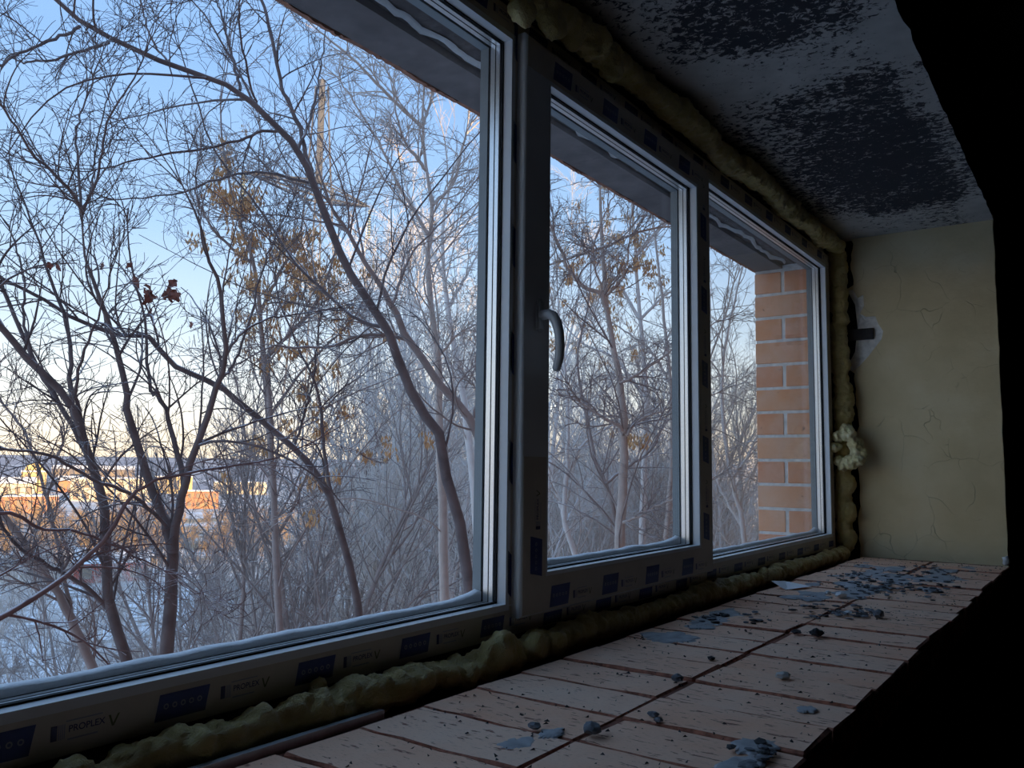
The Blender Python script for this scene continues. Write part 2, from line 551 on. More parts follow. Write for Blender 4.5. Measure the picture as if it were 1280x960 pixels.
# dark steel anchor strap set in the hollow
a0, a1 = on(0, X_WALL, 1052, 410), on(0, X_WALL, 1092, 424)
strap = box('anchor_strap', X_WALL - 0.006, X_WALL + 0.004, a1[1], a0[1], on(0, X_WALL, 1090, 424)[2], on(0, X_WALL, 1090, 410)[2], M_steel, bevel=0.001)
tag(strap, 'short dark steel strap set in the broken plaster hollow', 'bracket')

# ------------------------------------------------------------------ bricks
def brick_mesh(name, sx, sy, sz, jit, chip=0.0, seed=0, cuts=0):
    rnd = random.Random(seed)
    bm = bmesh.new()
    add_box(bm, -sx / 2, sx / 2, -sy / 2, sy / 2, -sz / 2, sz / 2)
    bmesh.ops.bevel(bm, geom=bm.edges[:], offset=0.0024 + chip, segments=1, affect='EDGES')
    for c_ in range(cuts):
        yy = -sy / 2 + sy * (c_ + 1) / (cuts + 1)
        bmesh.ops.bisect_plane(bm, geom=bm.verts[:] + bm.edges[:] + bm.faces[:], plane_co=(0, yy, 0), plane_no=(0, 1, 0))
    for v_ in bm.verts:
        v_.co += Vector((rnd.uniform(-jit, jit), rnd.uniform(-jit, jit), rnd.uniform(-jit, jit) * 0.35))
    bm.normal_update()
    for f in bm.faces:
        f.material_index = 0 if (not cuts or f.normal.z > 0.93) else 1
    me = bpy.data.meshes.new(name)
    bm.to_mesh(me)
    bm.free()
    return me


sill = tag(box('window_sill', X_LEFT, X_WALL + 0.02, Y_IN + 0.02, -0.09, -0.45, Z_SILL - 0.0045, M_red_dust),
           'wide interior sill of pale red bricks laid crosswise in two rows', 'sill', kind='structure')
PITCH = 0.1315
variants = [brick_mesh('sill_brick', 0.1262, 0.2600, 0.066, 0.0021, 0.0004, s, 6) for s in range(6)]
x = 1.6408 - PITCH * 17 + PITCH / 2
k = 0
while x < X_WALL - 0.03:
    for row, yc in ((0, -0.226), (1, -0.4905)):
        xo = x + random.uniform(-0.0018, 0.0018) - (0.05 * 0 if row else 0)
        br = link('brick', variants[random.randrange(6)], [M_sill_brick, M_brick_edge], sill)
        w = min(0.1232, (X_WALL + 0.015 - xo + 0.0616)) / 0.1232
        br.scale.x = w
        br.location = (xo - (1 - w) * 0.0616, yc + random.uniform(-0.0045, 0.0045) - (0.0 if row == 0 else random.uniform(0, 0.004)), Z_SILL - 0.033 + random.uniform(-0.0022, 0.0018))
        br.rotation_euler = (random.uniform(-.004, .004), random.uniform(-.007, .007), random.uniform(-.006, .006))
    x += PITCH


def blob_patch(name, cx, cy, rx, ry, z, h, mat, parent, seed, n=40, rough=0.35, plane='z'):
    """Thin irregular patch with real thickness, lying on z."""
    bm = bmesh.new()
    top = bm.verts.new((cx, cy, z + h))
    rings = []
    for fr_, hh_ in ((0.55, 1.0), (0.85, 0.75), (1.0, 0.0)):
        rg = []
        for i in range(n):
            a = 2 * math.pi * i / n
            q = 1 + rough * fnoise((math.cos(a) * 1.3 + seed * 7.1, math.sin(a) * 1.3, seed), 1.0) + 0.35 * rough * fnoise((math.cos(a) * 4 + seed, math.sin(a) * 4, seed), 1.7, 5)
            q = max(q, 0.25)
            rg.append(bm.verts.new((cx + rx * fr_ * q * math.cos(a), cy + ry * fr_ * q * math.sin(a), z + h * hh_)))
        rings.append(rg)
    for i in range(n):
        j = (i + 1) % n
        bm.faces.new((top, rings[0][i], rings[0][j]))
        bm.faces.new((rings[0][i], rings[1][i], rings[1][j], rings[0][j]))
        bm.faces.new((rings[1][i], rings[2][i], rings[2][j], rings[1][j]))
    return bm_obj(name, bm, mat, parent)


M_smear = plain('grey_mortar_smear', (0.40, 0.40, 0.41), 0.95, var=0.3, scale=28, bmp=0.6)
k = 1
for pxx, pyy, rx, ry, n_ in ((905, 772, 0.17, 0.06, 9), (1060, 742, 0.20, 0.08, 12), (1110, 728, 0.30, 0.10, 18), (1165, 722, 0.16, 0.09, 10), (1075, 720, 0.22, 0.06, 9),
                             (945, 950, 0.09, 0.055, 8), (1000, 742, 0.10, 0.04, 5), (1085, 708, 0.12, 0.10, 8), (1185, 712, 0.12, 0.07, 6),
                             (690, 917, 0.006, 0.008, 2), (645, 931, 0.004, 0.006, 1), (1010, 888, 0.004, 0.006, 1)):
    p_ = on(2, Z_SILL, pxx, pyy)
    for _ in range(n_):
        xx, yy = p_[0] + random.gauss(0, 0.55) * rx, p_[1] + random.gauss(0, 0.55) * ry
        if not (Y_IN + 0.05 < yy < -0.13 and xx < X_WALL - 0.04):
            continue
        rr0 = random.uniform(0.018, 0.05) if rx > 0.05 else random.uniform(0.012, 0.02)
        blob_patch('mortar_smear', xx, yy, rr0 * random.uniform(1.0, 1.9), rr0 * random.uniform(0.7, 1.2), Z_SILL - 0.0005, random.uniform(0.0012, 0.003), M_smear, sill, k, n=44, rough=0.5)
        k += 1

# ------------------------------------------------------------------ far brick pier outside
pier = tag(box('wall_pier', PIER_X + 0.004, 4.6, 0.062, FACADE_Y - 0.004, -8.5, Z_CEIL + 0.24, M_pale_mortar), 'orange red brick pier outside the right window', 'wall', kind='structure')
COURSE = 0.1045
z = 0.875 - 0.088 / 2 - 0.006
full = brick_mesh('pier_stretcher', 0.12, 0.250, 0.092, 0.0012, 0.0005, 90)
head = brick_mesh('pier_header', 0.25, 0.118, 0.092, 0.0012, 0.0005, 91)
ci = 0
while z > -1.3:
    if ci % 2 == 0:
        for yc in (FACADE_Y - 0.06, FACADE_Y - 0.06 - 0.132):
            br = link('brick', head, M_pier_brick, pier)
            br.location = (PIER_X + 0.125 + random.uniform(-.001, .001), yc, z)
    else:
        br = link('brick', full, M_pier_brick, pier)
        br.location = (PIER_X + 0.06 + random.uniform(-.001, .001), FACADE_Y - 0.126, z)
    for j in range(3):
        br = link('brick', head if ci % 2 else full, M_pier_brick, pier)
        br.rotation_euler.z = math.pi / 2
        br.location = (PIER_X + (0.19 if ci % 2 else 0.38) + j * 0.262, FACADE_Y - (0.125 if ci % 2 else 0.06), z)
    z -= COURSE
    ci += 1

# ------------------------------------------------------------------ outside lintel
lint = empty('lintel', (1.5, 0.2, 0.89))
tag(lint, 'grey concrete lintel outside above the window with crumbling red brick edge', 'lintel', kind='structure')
ZL = 0.884


def strip(name, y0, y1, z0, z1, mat, jz=0.0, jy=0.0, nseg=120, seed=0, x0=X_LEFT, x1=4.5, hf=24):
    bm = bmesh.new()
    prev_ = None
    for i in range(nseg + 1):
        xx = x0 + (x1 - x0) * i / nseg
        a = jz * fnoise((xx, seed, 0), 6) + jz * 0.9 * fnoise((xx, seed, 9), hf)
        c_ = jy * fnoise((xx, seed, 4), 5) + jy * fnoise((xx, seed, 14), hf * 0.9)
        cur_ = [bm.verts.new((xx, y0 + c_, z0 + a)), bm.verts.new((xx, y1 + c_ * 0.3, z0 + a * 0.6)), bm.verts.new((xx, y1, z1)), bm.verts.new((xx, y0, z1))]
        if prev_:
            for k_ in range(4):
                j_ = (k_ + 1) % 4
                bm.faces.new((prev_[k_], cur_[k_], cur_[j_], prev_[j_]))
        prev_ = cur_
    bmesh.ops.recalc_face_normals(bm, faces=bm.faces[:])
    return bm_obj(name, bm, mat, lint)


strip('beam', 0.185, 0.300, ZL, Z_CEIL + 0.24, M_concrete, 0.001, 0.001)
strip('inner_bed', 0.075, 0.184, ZL + 0.016, Z_CEIL + 0.24, M_mortar_dark, 0.005, 0.001, seed=3)
strip('brick_edge', 0.3005, FACADE_Y + 0.003, ZL - 0.001, Z_CEIL + 0.24, M_brickred, 0.0055, 0.004, nseg=700, seed=5, hf=70)
# mortar squeezed out along the lintel joint
bm = bmesh.new()
prev = None
for i in range(200):
    xx = 0.4 + 3.2 * i / 199
    yy = 0.158 + 0.028 * fnoise((xx, 1, 2), 4.0) + 0.012 * fnoise((xx, 8, 2), 14)
    w_ = 0.006 + 0.010 * max(0, fnoise((xx, 4, 4), 8))
    h_ = 0.008 + 0.008 * fnoise((xx, 6, 6), 12)
    cur = [bm.verts.new((xx, yy - w_, ZL + 0.014)), bm.verts.new((xx, yy, ZL + 0.010 - h_)), bm.verts.new((xx, yy + w_, ZL + 0.014))]
    if prev:
        bm.faces.new((prev[0], cur[0], cur[1], prev[1]))
        bm.faces.new((prev[1], cur[1], cur[2], prev[2]))
    prev = cur
bm_obj('mortar_squeeze', bm, M_white, lint, smooth=True)

# snowy outer ledge
ledge = tag(box('trim_ledge', X_LEFT, PIER_X + 0.01, 0.085, FACADE_Y + 0.03, -0.46, -0.345, M_snow, bevel=0.012),
            'snow covered outer window ledge', 'ledge', kind='structure')

# ------------------------------------------------------------------ window
win = empty('window_1', (1.5, 0, -0.322))
tag(win, 'white three part plastic window with printed protective film still on the frame', 'window', kind='structure')
FX0, FX1, FZ0, FZ1 = -0.62, 3.712, -0.322, 0.928
L1 = (-0.56, 1.332, -0.263, 0.866)
L3 = (2.340, 3.652, -0.263, 0.866)
SH = (1.350, 2.316, -0.289, 0.884)       # sash outline
L2 = (1.443, 2.222, -0.211, 0.808)       # sash opening
MEM = 0.02


def frame_bar(name, x0, x1, z0, z1, y0, y1, parent=None, mat=M_pvc, bev=0.003):
    return box(name, x0, x1, y0, y1, z0, z1, mat, parent or win, bevel=bev)


frame_bar('frame_bottom', FX0, FX1, FZ0, L1[2], 0.0, 0.075)
frame_bar('frame_top', FX0, FX1, L1[3], FZ1, 0.0, 0.075)
frame_bar('frame_left', FX0, L1[0], L1[2], L1[3], 0.0, 0.075)
frame_bar('frame_right', L3[1], FX1, L3[2], L3[3], 0.0, 0.075)
frame_bar('mullion', L1[1], SH[0] + 0.03, L1[2], L1[3], 0.0, 0.075)
frame_bar('mullion', SH[1] - 0.03, L3[0], L1[2], L1[3], 0.0, 0.075)


def glazing(L, yo, parent, nm):
    x0, x1, z0, z1 = L
    for part, t, y0, y1, mat, ins in (('glazing_bead', 0.012, -0.0012, 0.0195, M_pvc, -0.002), ('gasket', 0.010, 0.0195, 0.0272, M_rubber, -0.0046),
                                      ('spacer', 0.008, 0.0300, 0.0390, M_alu, -0.0028), ('sealant_line', 0.008, 0.0390, 0.0412, M_rubber, -0.0032),
                                      ('spacer', 0.008, 0.0412, 0.0520, M_alu, -0.0028), ('outer_gasket', 0.010, 0.0552, 0.0580, M_rubber, -0.003),
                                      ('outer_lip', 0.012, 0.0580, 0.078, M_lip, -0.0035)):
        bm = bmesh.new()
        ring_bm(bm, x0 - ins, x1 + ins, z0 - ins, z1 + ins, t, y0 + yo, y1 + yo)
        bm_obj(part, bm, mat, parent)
    for yy in (0.0287, 0.0536):
        bm = bmesh.new()
        add_box(bm, x0 - 0.004, x1 + 0.004, yy + yo - 0.0015, yy + yo + 0.0015, z0 - 0.004, z1 + 0.004)
        bm_obj('pane', bm, M_glass, parent)
    # snow lying on the outer lip
    bm = bmesh.new()
    n_ = int((x1 - x0) / 0.02)
    prev_ = None
    for i in range(n_ + 1):
        xx = x0 + 0.006 + (x1 - x0 - 0.012) * i / n_
        e_ = max(0.0, 1 - (x1 - xx) / 0.10)
        h_ = 0.007 + 0.003 * fnoise((xx, 3, 3), 10) + 0.012 * e_ ** 2
        cur_ = [bm.verts.new((xx, 0.0545 + yo, z0 + 0.003)), bm.verts.new((xx, 0.0545 + yo, z0 + 0.004 + h_)),
                bm.verts.new((xx, 0.070 + yo, z0 + 0.006 + h_ * 1.1)), bm.verts.new((xx, 0.088 + yo, z0 + 0.003))]
        if prev_:
            for k_ in range(3):
                bm.faces.new((prev_[k_], cur_[k_], cur_[k_ + 1], prev_[k_ + 1]))
        prev_ = cur_
    bmesh.ops.recalc_face_normals(bm, faces=bm.faces[:])
    o_ = bm_obj('snow_rim', bm, M_snow, parent, smooth=True)


glazing(L1, 0.0, win, 'left')
glazing(L3, 0.0, win, 'right')

# opening sash with handle (part of the window, its pieces are sub-parts)
sash = empty('sash', (0, 0, 0))
sash.parent = win
sash.location = -win.location
SY = -0.022


bm = bmesh.new()
loops = []
for (x0, x1, z0, z1), yy in ((SH, 0.05), (SH, SY), (L2, SY), (L2, 0.05)):
    loops.append([bm.verts.new(q) for q in ((x0, yy, z0), (x1, yy, z0), (x1, yy, z1), (x0, yy, z1))])
for k in range(4):
    a, b_ = loops[k], loops[(k + 1) % 4]
    for i in range(4):
        bm.faces.new((a[i], a[(i + 1) % 4], b_[(i + 1) % 4], b_[i]))
bmesh.ops.recalc_face_normals(bm, faces=bm.faces[:])
fe = [e for e in bm.edges if all(abs(v_.co.y - SY) < 1e-6 for v_ in e.verts) and (e.verts[0] in loops[1] and e.verts[1] in loops[1])]
bmesh.ops.bevel(bm, geom=fe, offset=0.007, segments=3, affect='EDGES', profile=0.5)
bm_obj('sash_frame', bm, M_pvc, sash, loc=(0, 0, 0))
_loc_fix = win.location.copy()


def glazing_sash():
    before = set(bpy.data.objects)
    glazing(L2, SY + 0.002, sash, 'sash')
    for o_ in set(bpy.data.objects) - before:
        o_.location = (0, 0, 0)


glazing_sash()


def curve_tube(bm, pts, rads, sides=12, flat=1.0):
    """Swept tube through pts with parallel frames and caps."""
    P = [Vector(q) for q in pts]
    rings = []
    nrm = None
    for i, q in enumerate(P):
        t = (P[min(i + 1, len(P) - 1)] - P[max(i - 1, 0)]).normalized()
        if nrm is None:
            nrm = t.orthogonal().normalized()
        nrm = (nrm - t * nrm.dot(t)).normalized()
        bt = t.cross(nrm)
        rings.append([bm.verts.new(q + nrm * rads[i] * math.cos(2 * math.pi * k_ / sides) + bt * rads[i] * flat * math.sin(2 * math.pi * k_ / sides)) for k_ in range(sides)])
    for a, b_ in zip(rings, rings[1:]):
        for k_ in range(sides):
            j_ = (k_ + 1) % sides
            bm.faces.new((a[k_], a[j_], b_[j_], b_[k_]))
    bm.faces.new(rings[0][::-1])
    bm.faces.new(rings[-1])


hx, hz = 1.400, 0.304
bm = bmesh.new()
add_box(bm, hx - 0.014, hx + 0.014, SY - 0.011, SY - 0.0005, hz - 0.034, hz + 0.034)
bmesh.ops.bevel(bm, geom=bm.edges[:], offset=0.006, segments=3, affect='EDGES')
bm_obj('handle_plate', bm, M_handle, sash, loc=(0, 0, 0), smooth=False)
bm = bmesh.new()
hp = [(hx, SY - 0.008, hz), (hx, SY - 0.028, hz + 0.001), (hx, SY - 0.037, hz - 0.004), (hx, SY - 0.046, hz - 0.018), (hx, SY - 0.052, hz - 0.040),
      (hx, SY - 0.054, hz - 0.065), (hx, SY - 0.052, hz - 0.090), (hx, SY - 0.046, hz - 0.110), (hx, SY - 0.044, hz - 0.115)]
curve_tube(bm, hp, [0.0105, 0.0105, 0.0108, 0.0105, 0.0098, 0.0095, 0.0092, 0.0085, 0.005], 14)
bm_obj('handle', bm, M_handle, sash, loc=(0, 0, 0), smooth=True)

# ---- printed protective film: thin film strips, blue panels, lettering
FILM_T = 0.0006


def film(x0, x1, z0, z1, y, parent, off):
    o_ = box('film_strip', x0, x1, y - FILM_T, y + 0.0002, z0, z1, M_film, parent)
    o_.location = off
    return o_


txt = bpy.data.curves.new('logo_text', 'FONT')
txt.body = 'PROPLEX'
txt.size = 1.0
txt.offset = 0.012
_to = bpy.data.objects.new('logo_text', txt)
col.objects.link(_to)
_dg = bpy.context.evaluated_depsgraph_get()
txt_me = bpy.data.meshes.new_from_object(_to.evaluated_get(_dg))
bpy.data.objects.remove(_to)
txt_me.name = 'logo_lettering'
txt_me.materials.clear()
txt_me.materials.append(M_blue_dark)
_w = max(v_.co.x for v_ in txt_me.vertices)


def print_panel_mesh(w_, h_, slant):
    """Blue slanted panel with a row of five pale discs and a caption line."""
    bm_ = bmesh.new()

    def quad(a, b_, c_, d_, mi, y=0.0):
        f_ = bm_.faces.new([bm_.verts.new((q[0], y, q[1])) for q in (a, b_, c_, d_)])
        f_.material_index = mi
    quad((0, 0), (w_, 0), (w_ + slant, h_), (slant, h_), 0)
    for i in range(5):
        cx_ = w_ * (0.17 + 0.165 * i) + slant * 0.5
        cv = [bm_.verts.new((cx_ + 0.0036 * math.cos(a), -0.0002, h_ * 0.52 + 0.0036 * math.sin(a))) for a in np.linspace(0, 2 * math.pi, 10)[:-1]]
        bm_.faces.new(cv).material_index = 1
        cv = [bm_.verts.new((cx_ + 0.0020 * math.cos(a), -0.0003, h_ * 0.52 + 0.0020 * math.sin(a))) for a in np.linspace(0, 2 * math.pi, 8)[:-1]]
        bm_.faces.new(cv).material_index = 0
    me = bpy.data.meshes.new('film_panel')
    bm_.normal_update()
    for f_ in bm_.faces:
        if f_.normal.y > 0:
            f_.normal_flip()
    bm_.to_mesh(me)
    bm_.free()
    for m_ in (M_blue, M_pale):
        me.materials.append(m_)
    return me


def emblem_mesh(h_):
    bm_ = bmesh.new()

    def quad(x0_, x1_, z0_, z1_, mi):
        f_ = bm_.faces.new([bm_.verts.new(q) for q in ((x0_, 0, z0_), (x1_, 0, z0_), (x1_, 0, z1_), (x0_, 0, z1_))])
        f_.material_index = mi
    quad(0, h_ * 0.42, 0, h_, 0)
    for i in range(4):
        quad(h_ * (0.50 + i * 0.13), h_ * (0.57 + i * 0.13), 0, h_, 1)
    # caption rules above and below the name
    quad(h_ * 1.15, h_ * 3.3, -h_ * 0.12, -h_ * 0.02, 1)
    quad(h_ * 1.0, h_ * 3.6, h_ * 1.12, h_ * 1.20, 1)
    # tick mark
    for sgn, ww in ((-1, 0.28), (1, 0.42)):
        bx = h_ * 4.4
        f_ = bm_.faces.new([bm_.verts.new(q) for q in ((bx - h_ * .08, 0, h_ * .1), (bx + h_ * .08, 0, h_ * .1), (bx + sgn * h_ * ww + h_ * .08, 0, h_ * 0.9), (bx + sgn * h_ * ww - h_ * .08, 0, h_ * 0.9))])
        f_.material_index = 2
    bm_.normal_update()
    for f_ in bm_.faces:
        if f_.normal.y > 0:
            f_.normal_flip()
    me = bpy.data.meshes.new('film_emblem')
    bm_.to_mesh(me)
    bm_.free()
    for m_ in (M_blue_dark, M_pale, M_green):
        me.materials.append(m_)
    return me


pan_big = print_panel_mesh(0.072, 0.042, 0.008)
pan_mid = print_panel_mesh(0.070, 0.031, 0.006)
pan_low = print_panel_mesh(0.070, 0.024, 0.004)
emb = emblem_mesh(0.016)


def film_run(start, stop, zbase, pan, y, parent, off, vertical=False, xbase=0.0, stretch=1.0):
    s = start
    while s < stop:
        for kind_, ds, dz in (('film_panel', 0.0, 0.0), ('film_emblem', 0.092, 0.008), ('film_lettering', 0.111, 0.0145)):
            if s + ds > stop - 0.02:
                continue
            me = pan if kind_ == 'film_panel' else (emb if kind_ == 'film_emblem' else txt_me)
            o_ = bpy.data.objects.new(kind_, me)
            col.objects.link(o_)
            o_.parent = parent
            yy = y - FILM_T - (0.0003 if kind_ == 'film_panel' else 0.0004)
            k_ = 0.042 / _w if kind_ == 'film_lettering' else 1.0
            if not vertical:
                o_.location = Vector((s + ds, yy, zbase + dz)) + Vector(off)
                if kind_ == 'film_lettering':
                    o_.rotation_euler = (math.pi / 2, 0, 0)
                    o_.scale = (k_, k_, k_)
            else:
                o_.location = Vector((xbase - dz, yy, s + ds)) + Vector(off)
                if kind_ == 'film_lettering':
                    o_.rotation_euler = (math.pi / 2, -math.pi / 2, 0)
                    o_.scale = (k_, k_, k_)
                else:
                    o_.rotation_euler = (0, -math.pi / 2, 0)
        s += 0.2145


off_w = -win.location
film(FX0, FX1, FZ0 + 0.001, L1[2] - 0.003, -0.0002, win, off_w)
film_run(0.608 - 0.2145 * 5, 1.40, -0.311, pan_mid, -0.0002, win, off_w)
film_run(1.461, 2.30, -0.319, pan_low, -0.0002, win, off_w)
film_run(2.316, 3.69, -0.313, pan_low, -0.0002, win, off_w)
film(FX0, FX1, L1[3] + 0.003, FZ1 - 0.001, -0.0002, win, off_w)
film_run(0.10, 3.66, 0.888, pan_mid, -0.0002, win, off_w)
film(L1[1] + 0.002, SH[0] - 0.0005, L1[2], L1[3], -0.0002, win, off_w)
film(SH[1] + 0.0005, L3[0] - 0.002, L1[2], L1[3], -0.0002, win, off_w)
film(L3[1] + 0.003, FX1 - 0.001, L3[2], L3[3], -0.0002, win, off_w)
z0 = (0, 0, 0)
film(SH[0] + 0.006, SH[1] - 0.006, SH[2] + 0.005, L2[2] - 0.006, SY, sash, z0)
film_run(1.451, 2.30, -0.280, pan_big, SY, sash, z0)
film(SH[0] + 0.006, SH[1] - 0.006, L2[3] + 0.006, SH[3] - 0.005, SY, sash, z0)
film_run(1.451, 2.30, 0.823, pan_big, SY, sash, z0)
film(L2[1] + 0.006, SH[1] - 0.006, L2[2] - 0.006, L2[3] + 0.006, SY, sash, z0)
film_run(-0.20, 0.78, 0, pan_big, SY, sash, z0, True, L2[1] + 0.064)
film(SH[0] + 0.006, L2[0] - 0.006, L2[2] - 0.006, 0.02, SY, sash, z0)
film_run(-0.215, 0.0, 0, pan_big, SY, sash, z0, True, L2[0] - 0.020)

# vertical slanted blue panels on the narrow mullion
for zz in np.arange(-0.24, 0.84, 0.2145):
    bm = bmesh.new()
    vv = [bm.verts.new(q) for q in ((1.3365, -0.0012, zz), (1.3485, -0.0012, zz - 0.010), (1.3485, -0.0012, zz + 0.07), (1.3365, -0.0012, zz + 0.08))]
    bm.faces.new(vv)
    bm_obj('film_panel', bm, M_blue, win)

# ------------------------------------------------------------------ mounting foam
tex = bpy.data.textures.new('foam_lumps', 'CLOUDS')
tex.noise_scale = 0.045
tex.noise_depth = 3
tex2 = bpy.data.textures.new('foam_fine', 'CLOUDS')
tex2.noise_scale = 0.014
tex2.noise_depth = 2


def foam(name, balls, label, mat=M_foam, voxel=0.0055, amp=0.022, amp2=0.011):
    bm_ = bmesh.new()
    for (c_, r_) in balls:
        m_ = Matrix.Translation(Vector(c_)) @ Matrix.Diagonal((r_[0], r_[1], r_[2], 1.0))
        bmesh.ops.create_icosphere(bm_, subdivisions=2, radius=1.0, matrix=m_)
    o_ = bm_obj(name, bm_, mat)
    for md in ('REMESH', 'SMOOTH', 'DISPLACE', 'DISPLACE'):
        mm = o_.modifiers.new(md.lower(), md)
        if md == 'REMESH':
            mm.mode = 'VOXEL'
            mm.voxel_size = voxel
            mm.use_smooth_shade = True
        elif md == 'SMOOTH':
            mm.factor = 0.5
            mm.iterations = 2
        else:
            first = not any(q.type == 'DISPLACE' and q != mm for q in o_.modifiers)
            mm.texture = tex if first else tex2
            mm.texture_coords = 'GLOBAL'
            mm.strength = amp if first else amp2
            mm.mid_level = 0.5
    dg_ = bpy.context.evaluated_depsgraph_get()
    me_ = bpy.data.meshes.new_from_object(o_.evaluated_get(dg_))
    o_.modifiers.clear()
    o_.data = me_
    return tag(o_, label, 'foam', 'mounting foam around the window')


def rope(x0, x1, fy, fz, fr, step):
    out, xx = [], x0
    while xx < x1:
        r_ = fr(xx)
        out.append(((xx, fy(xx) + random.uniform(-.004, .004), fz(xx) + random.uniform(-.004, .004)), (step * random.uniform(0.9, 1.5), r_ * random.uniform(.85, 1.15), r_ * random.uniform(.85, 1.12))))
        xx += step * random.uniform(0.7, 1.1)
    return out


# bottom bead
balls = rope(-0.55, 3.70, lambda x_: -0.034, lambda x_: -0.343, lambda x_: 0.027 + 0.004 * math.sin(x_ * 9), 0.020)
for pxx, pyy, yy, r_ in ((628, 812, -0.045, 0.033), (618, 822, -0.05, 0.030), (640, 822, -0.05, 0.03), (605, 838, -0.055, 0.024), (585, 845, -0.06, 0.022), (398, 854, -0.014, 0.012), (392, 860, -0.012, 0.011),
                         (500, 862, -0.055, 0.023), (530, 853, -0.055, 0.022), (560, 848, -0.055, 0.020), (470, 872, -0.055, 0.022), (430, 886, -0.055, 0.021), (400, 896, -0.055, 0.021), (255, 930, -0.06, 0.016), (290, 920, -0.05, 0.02),
                         (735, 785, -0.05, 0.020), (670, 808, -0.055, 0.029), (695, 803, -0.055, 0.024)):
    c_ = on(1, yy, pxx, pyy)
    balls.append((tuple(c_), (r_ * 1.1, r_ * 0.8, r_)))
foam('foam_bead', balls, 'long lumpy yellow foam bead squeezed out under the window frame')
# top bead
balls = rope(-0.55, 3.74, lambda x_: -0.040 + 0.006 * math.sin(x_ * 11), lambda x_: 0.955 + 0.006 * math.sin(x_ * 7 + 1), lambda x_: 0.035 + 0.004 * math.sin(x_ * 13), 0.020)
for pxx, pyy, yy, r_ in ((690, 30, -0.05, 0.036), (735, 55, -0.05, 0.038), (765, 85, -0.05, 0.034), (655, 10, -0.05, 0.034), (715, 45, -0.05, 0.03)):
    c_ = on(1, yy, pxx, pyy)
    balls.append((tuple(c_), (r_ * 1.0, r_ * 0.8, r_)))
foam('foam_bead', balls, 'thick ribbed yellow foam bead along the top of the window frame', amp=0.024)
# right side bead: separate lumps strung down the gap
balls = []
zz = 0.93
while zz > -0.30:
    r_ = 0.036 + 0.012 * random.random()
    balls.append(((3.752, -0.030 + random.uniform(-.008, .008), zz), (0.036, r_ * 0.95, r_ * 1.1)))
    zz -= r_ * 1.25
for pxx, pyy, r_ in ((1055, 500, 0.050), (1057, 605, 0.052), (1057, 640, 0.055), (1052, 520, 0.04), (1060, 680, 0.035)):
    c_ = on(0, 3.75, pxx, pyy)
    balls.append(((3.752, c_[1], c_[2]), (0.040, r_ * 0.85, r_)))
foam('foam_bead', balls, 'column of round yellow foam lumps between window and plaster wall', amp=0.012)
# torn curled lump
balls = []
for pxx, pyy, r_ in ((1049, 545, 0.022), (1046, 560, 0.022), (1048, 575, 0.024), (1056, 582, 0.024), (1065, 578, 0.030), (1072, 568, 0.034), (1070, 555, 0.032), (1062, 543, 0.030), (1058, 538, 0.028), (1074, 575, 0.026)):
    c_ = on(0, 3.715, pxx, pyy)
    balls.append(((3.705 + random.uniform(-.012, .012), c_[1], c_[2]), (0.030, r_, r_)))
foam('foam_lump', balls, 'torn curled pale foam lump sticking out beside the right window', M_foam2, voxel=0.0045, amp=0.03, amp2=0.016)

# galvanised strip lying in front of the bottom foam
bm = bmesh.new()
p0, p1 = on(1, -0.085, 230, 955), on(1, -0.085, 482, 880)
pa, pb = Vector((p0[0] - 0.35, -0.085, Z_SILL + 0.010)), Vector((p1[0], -0.083, Z_SILL + 0.004))
prev = None
for i in range(21):
    q = pa.lerp(pb, i / 20)
    cur = [bm.verts.new(q + Vector((0, 0.013, 0.001))), bm.verts.new(q + Vector((0, 0, 0.002))), bm.verts.new(q + Vector((0, -0.001, -0.04))), bm.verts.new(q + Vector((0, 0.0005, -0.04))), bm.verts.new(q + Vector((0, 0.0015, 0.0005))), bm.verts.new(q + Vector((0, 0.013, -0.0005)))]
    if prev:
        for k in range(6):
            bm.faces.new((prev[k], cur[k], cur[(k + 1) % 6], prev[(k + 1) % 6]))
    prev = cur
bmesh.ops.recalc_face_normals(bm, faces=bm.faces[:])
tag(bm_obj('metal_strip', bm, M_galv), 'thin grey metal edge strip between foam and brick sill', 'strip')
# mortar bed behind the sill bricks
bm = bmesh.new()
add_box(bm, X_LEFT, X_WALL + 0.03, -0.095, 0.085, -0.46, -0.385)
add_box(bm, X_LEFT, X_WALL + 0.03, 0.004, 0.083, -0.3849, -0.3222)
tag(bm_obj('trim_bed', bm, M_mortar_dark), 'dark mortar bed under the window frame', 'bed', kind='structure')


# ------------------------------------------------------------------ debris on the sill
def chunk_mesh(name, seed, r_=1.0, flat=0.6, sub=2):
    rnd = random.Random(seed)
    bm_ = bmesh.new()
    bmesh.ops.create_icosphere(bm_, subdivisions=sub, radius=r_)
    for v_ in bm_.verts:
        n_ = 1 + 0.5 * noise.noise(v_.co * 1.6 + Vector((seed * 3.7, 0, 0))) + 0.2 * noise.noise(v_.co * 4 + Vector((0, seed, 0)))
        v_.co *= n_
        v_.co.z *= flat
    mn = min(v_.co.z for v_ in bm_.verts)
    for v_ in bm_.verts:
        v_.co.z -= mn
    me = bpy.data.meshes.new(name)
    bm_.to_mesh(me)
    bm_.free()
    return me


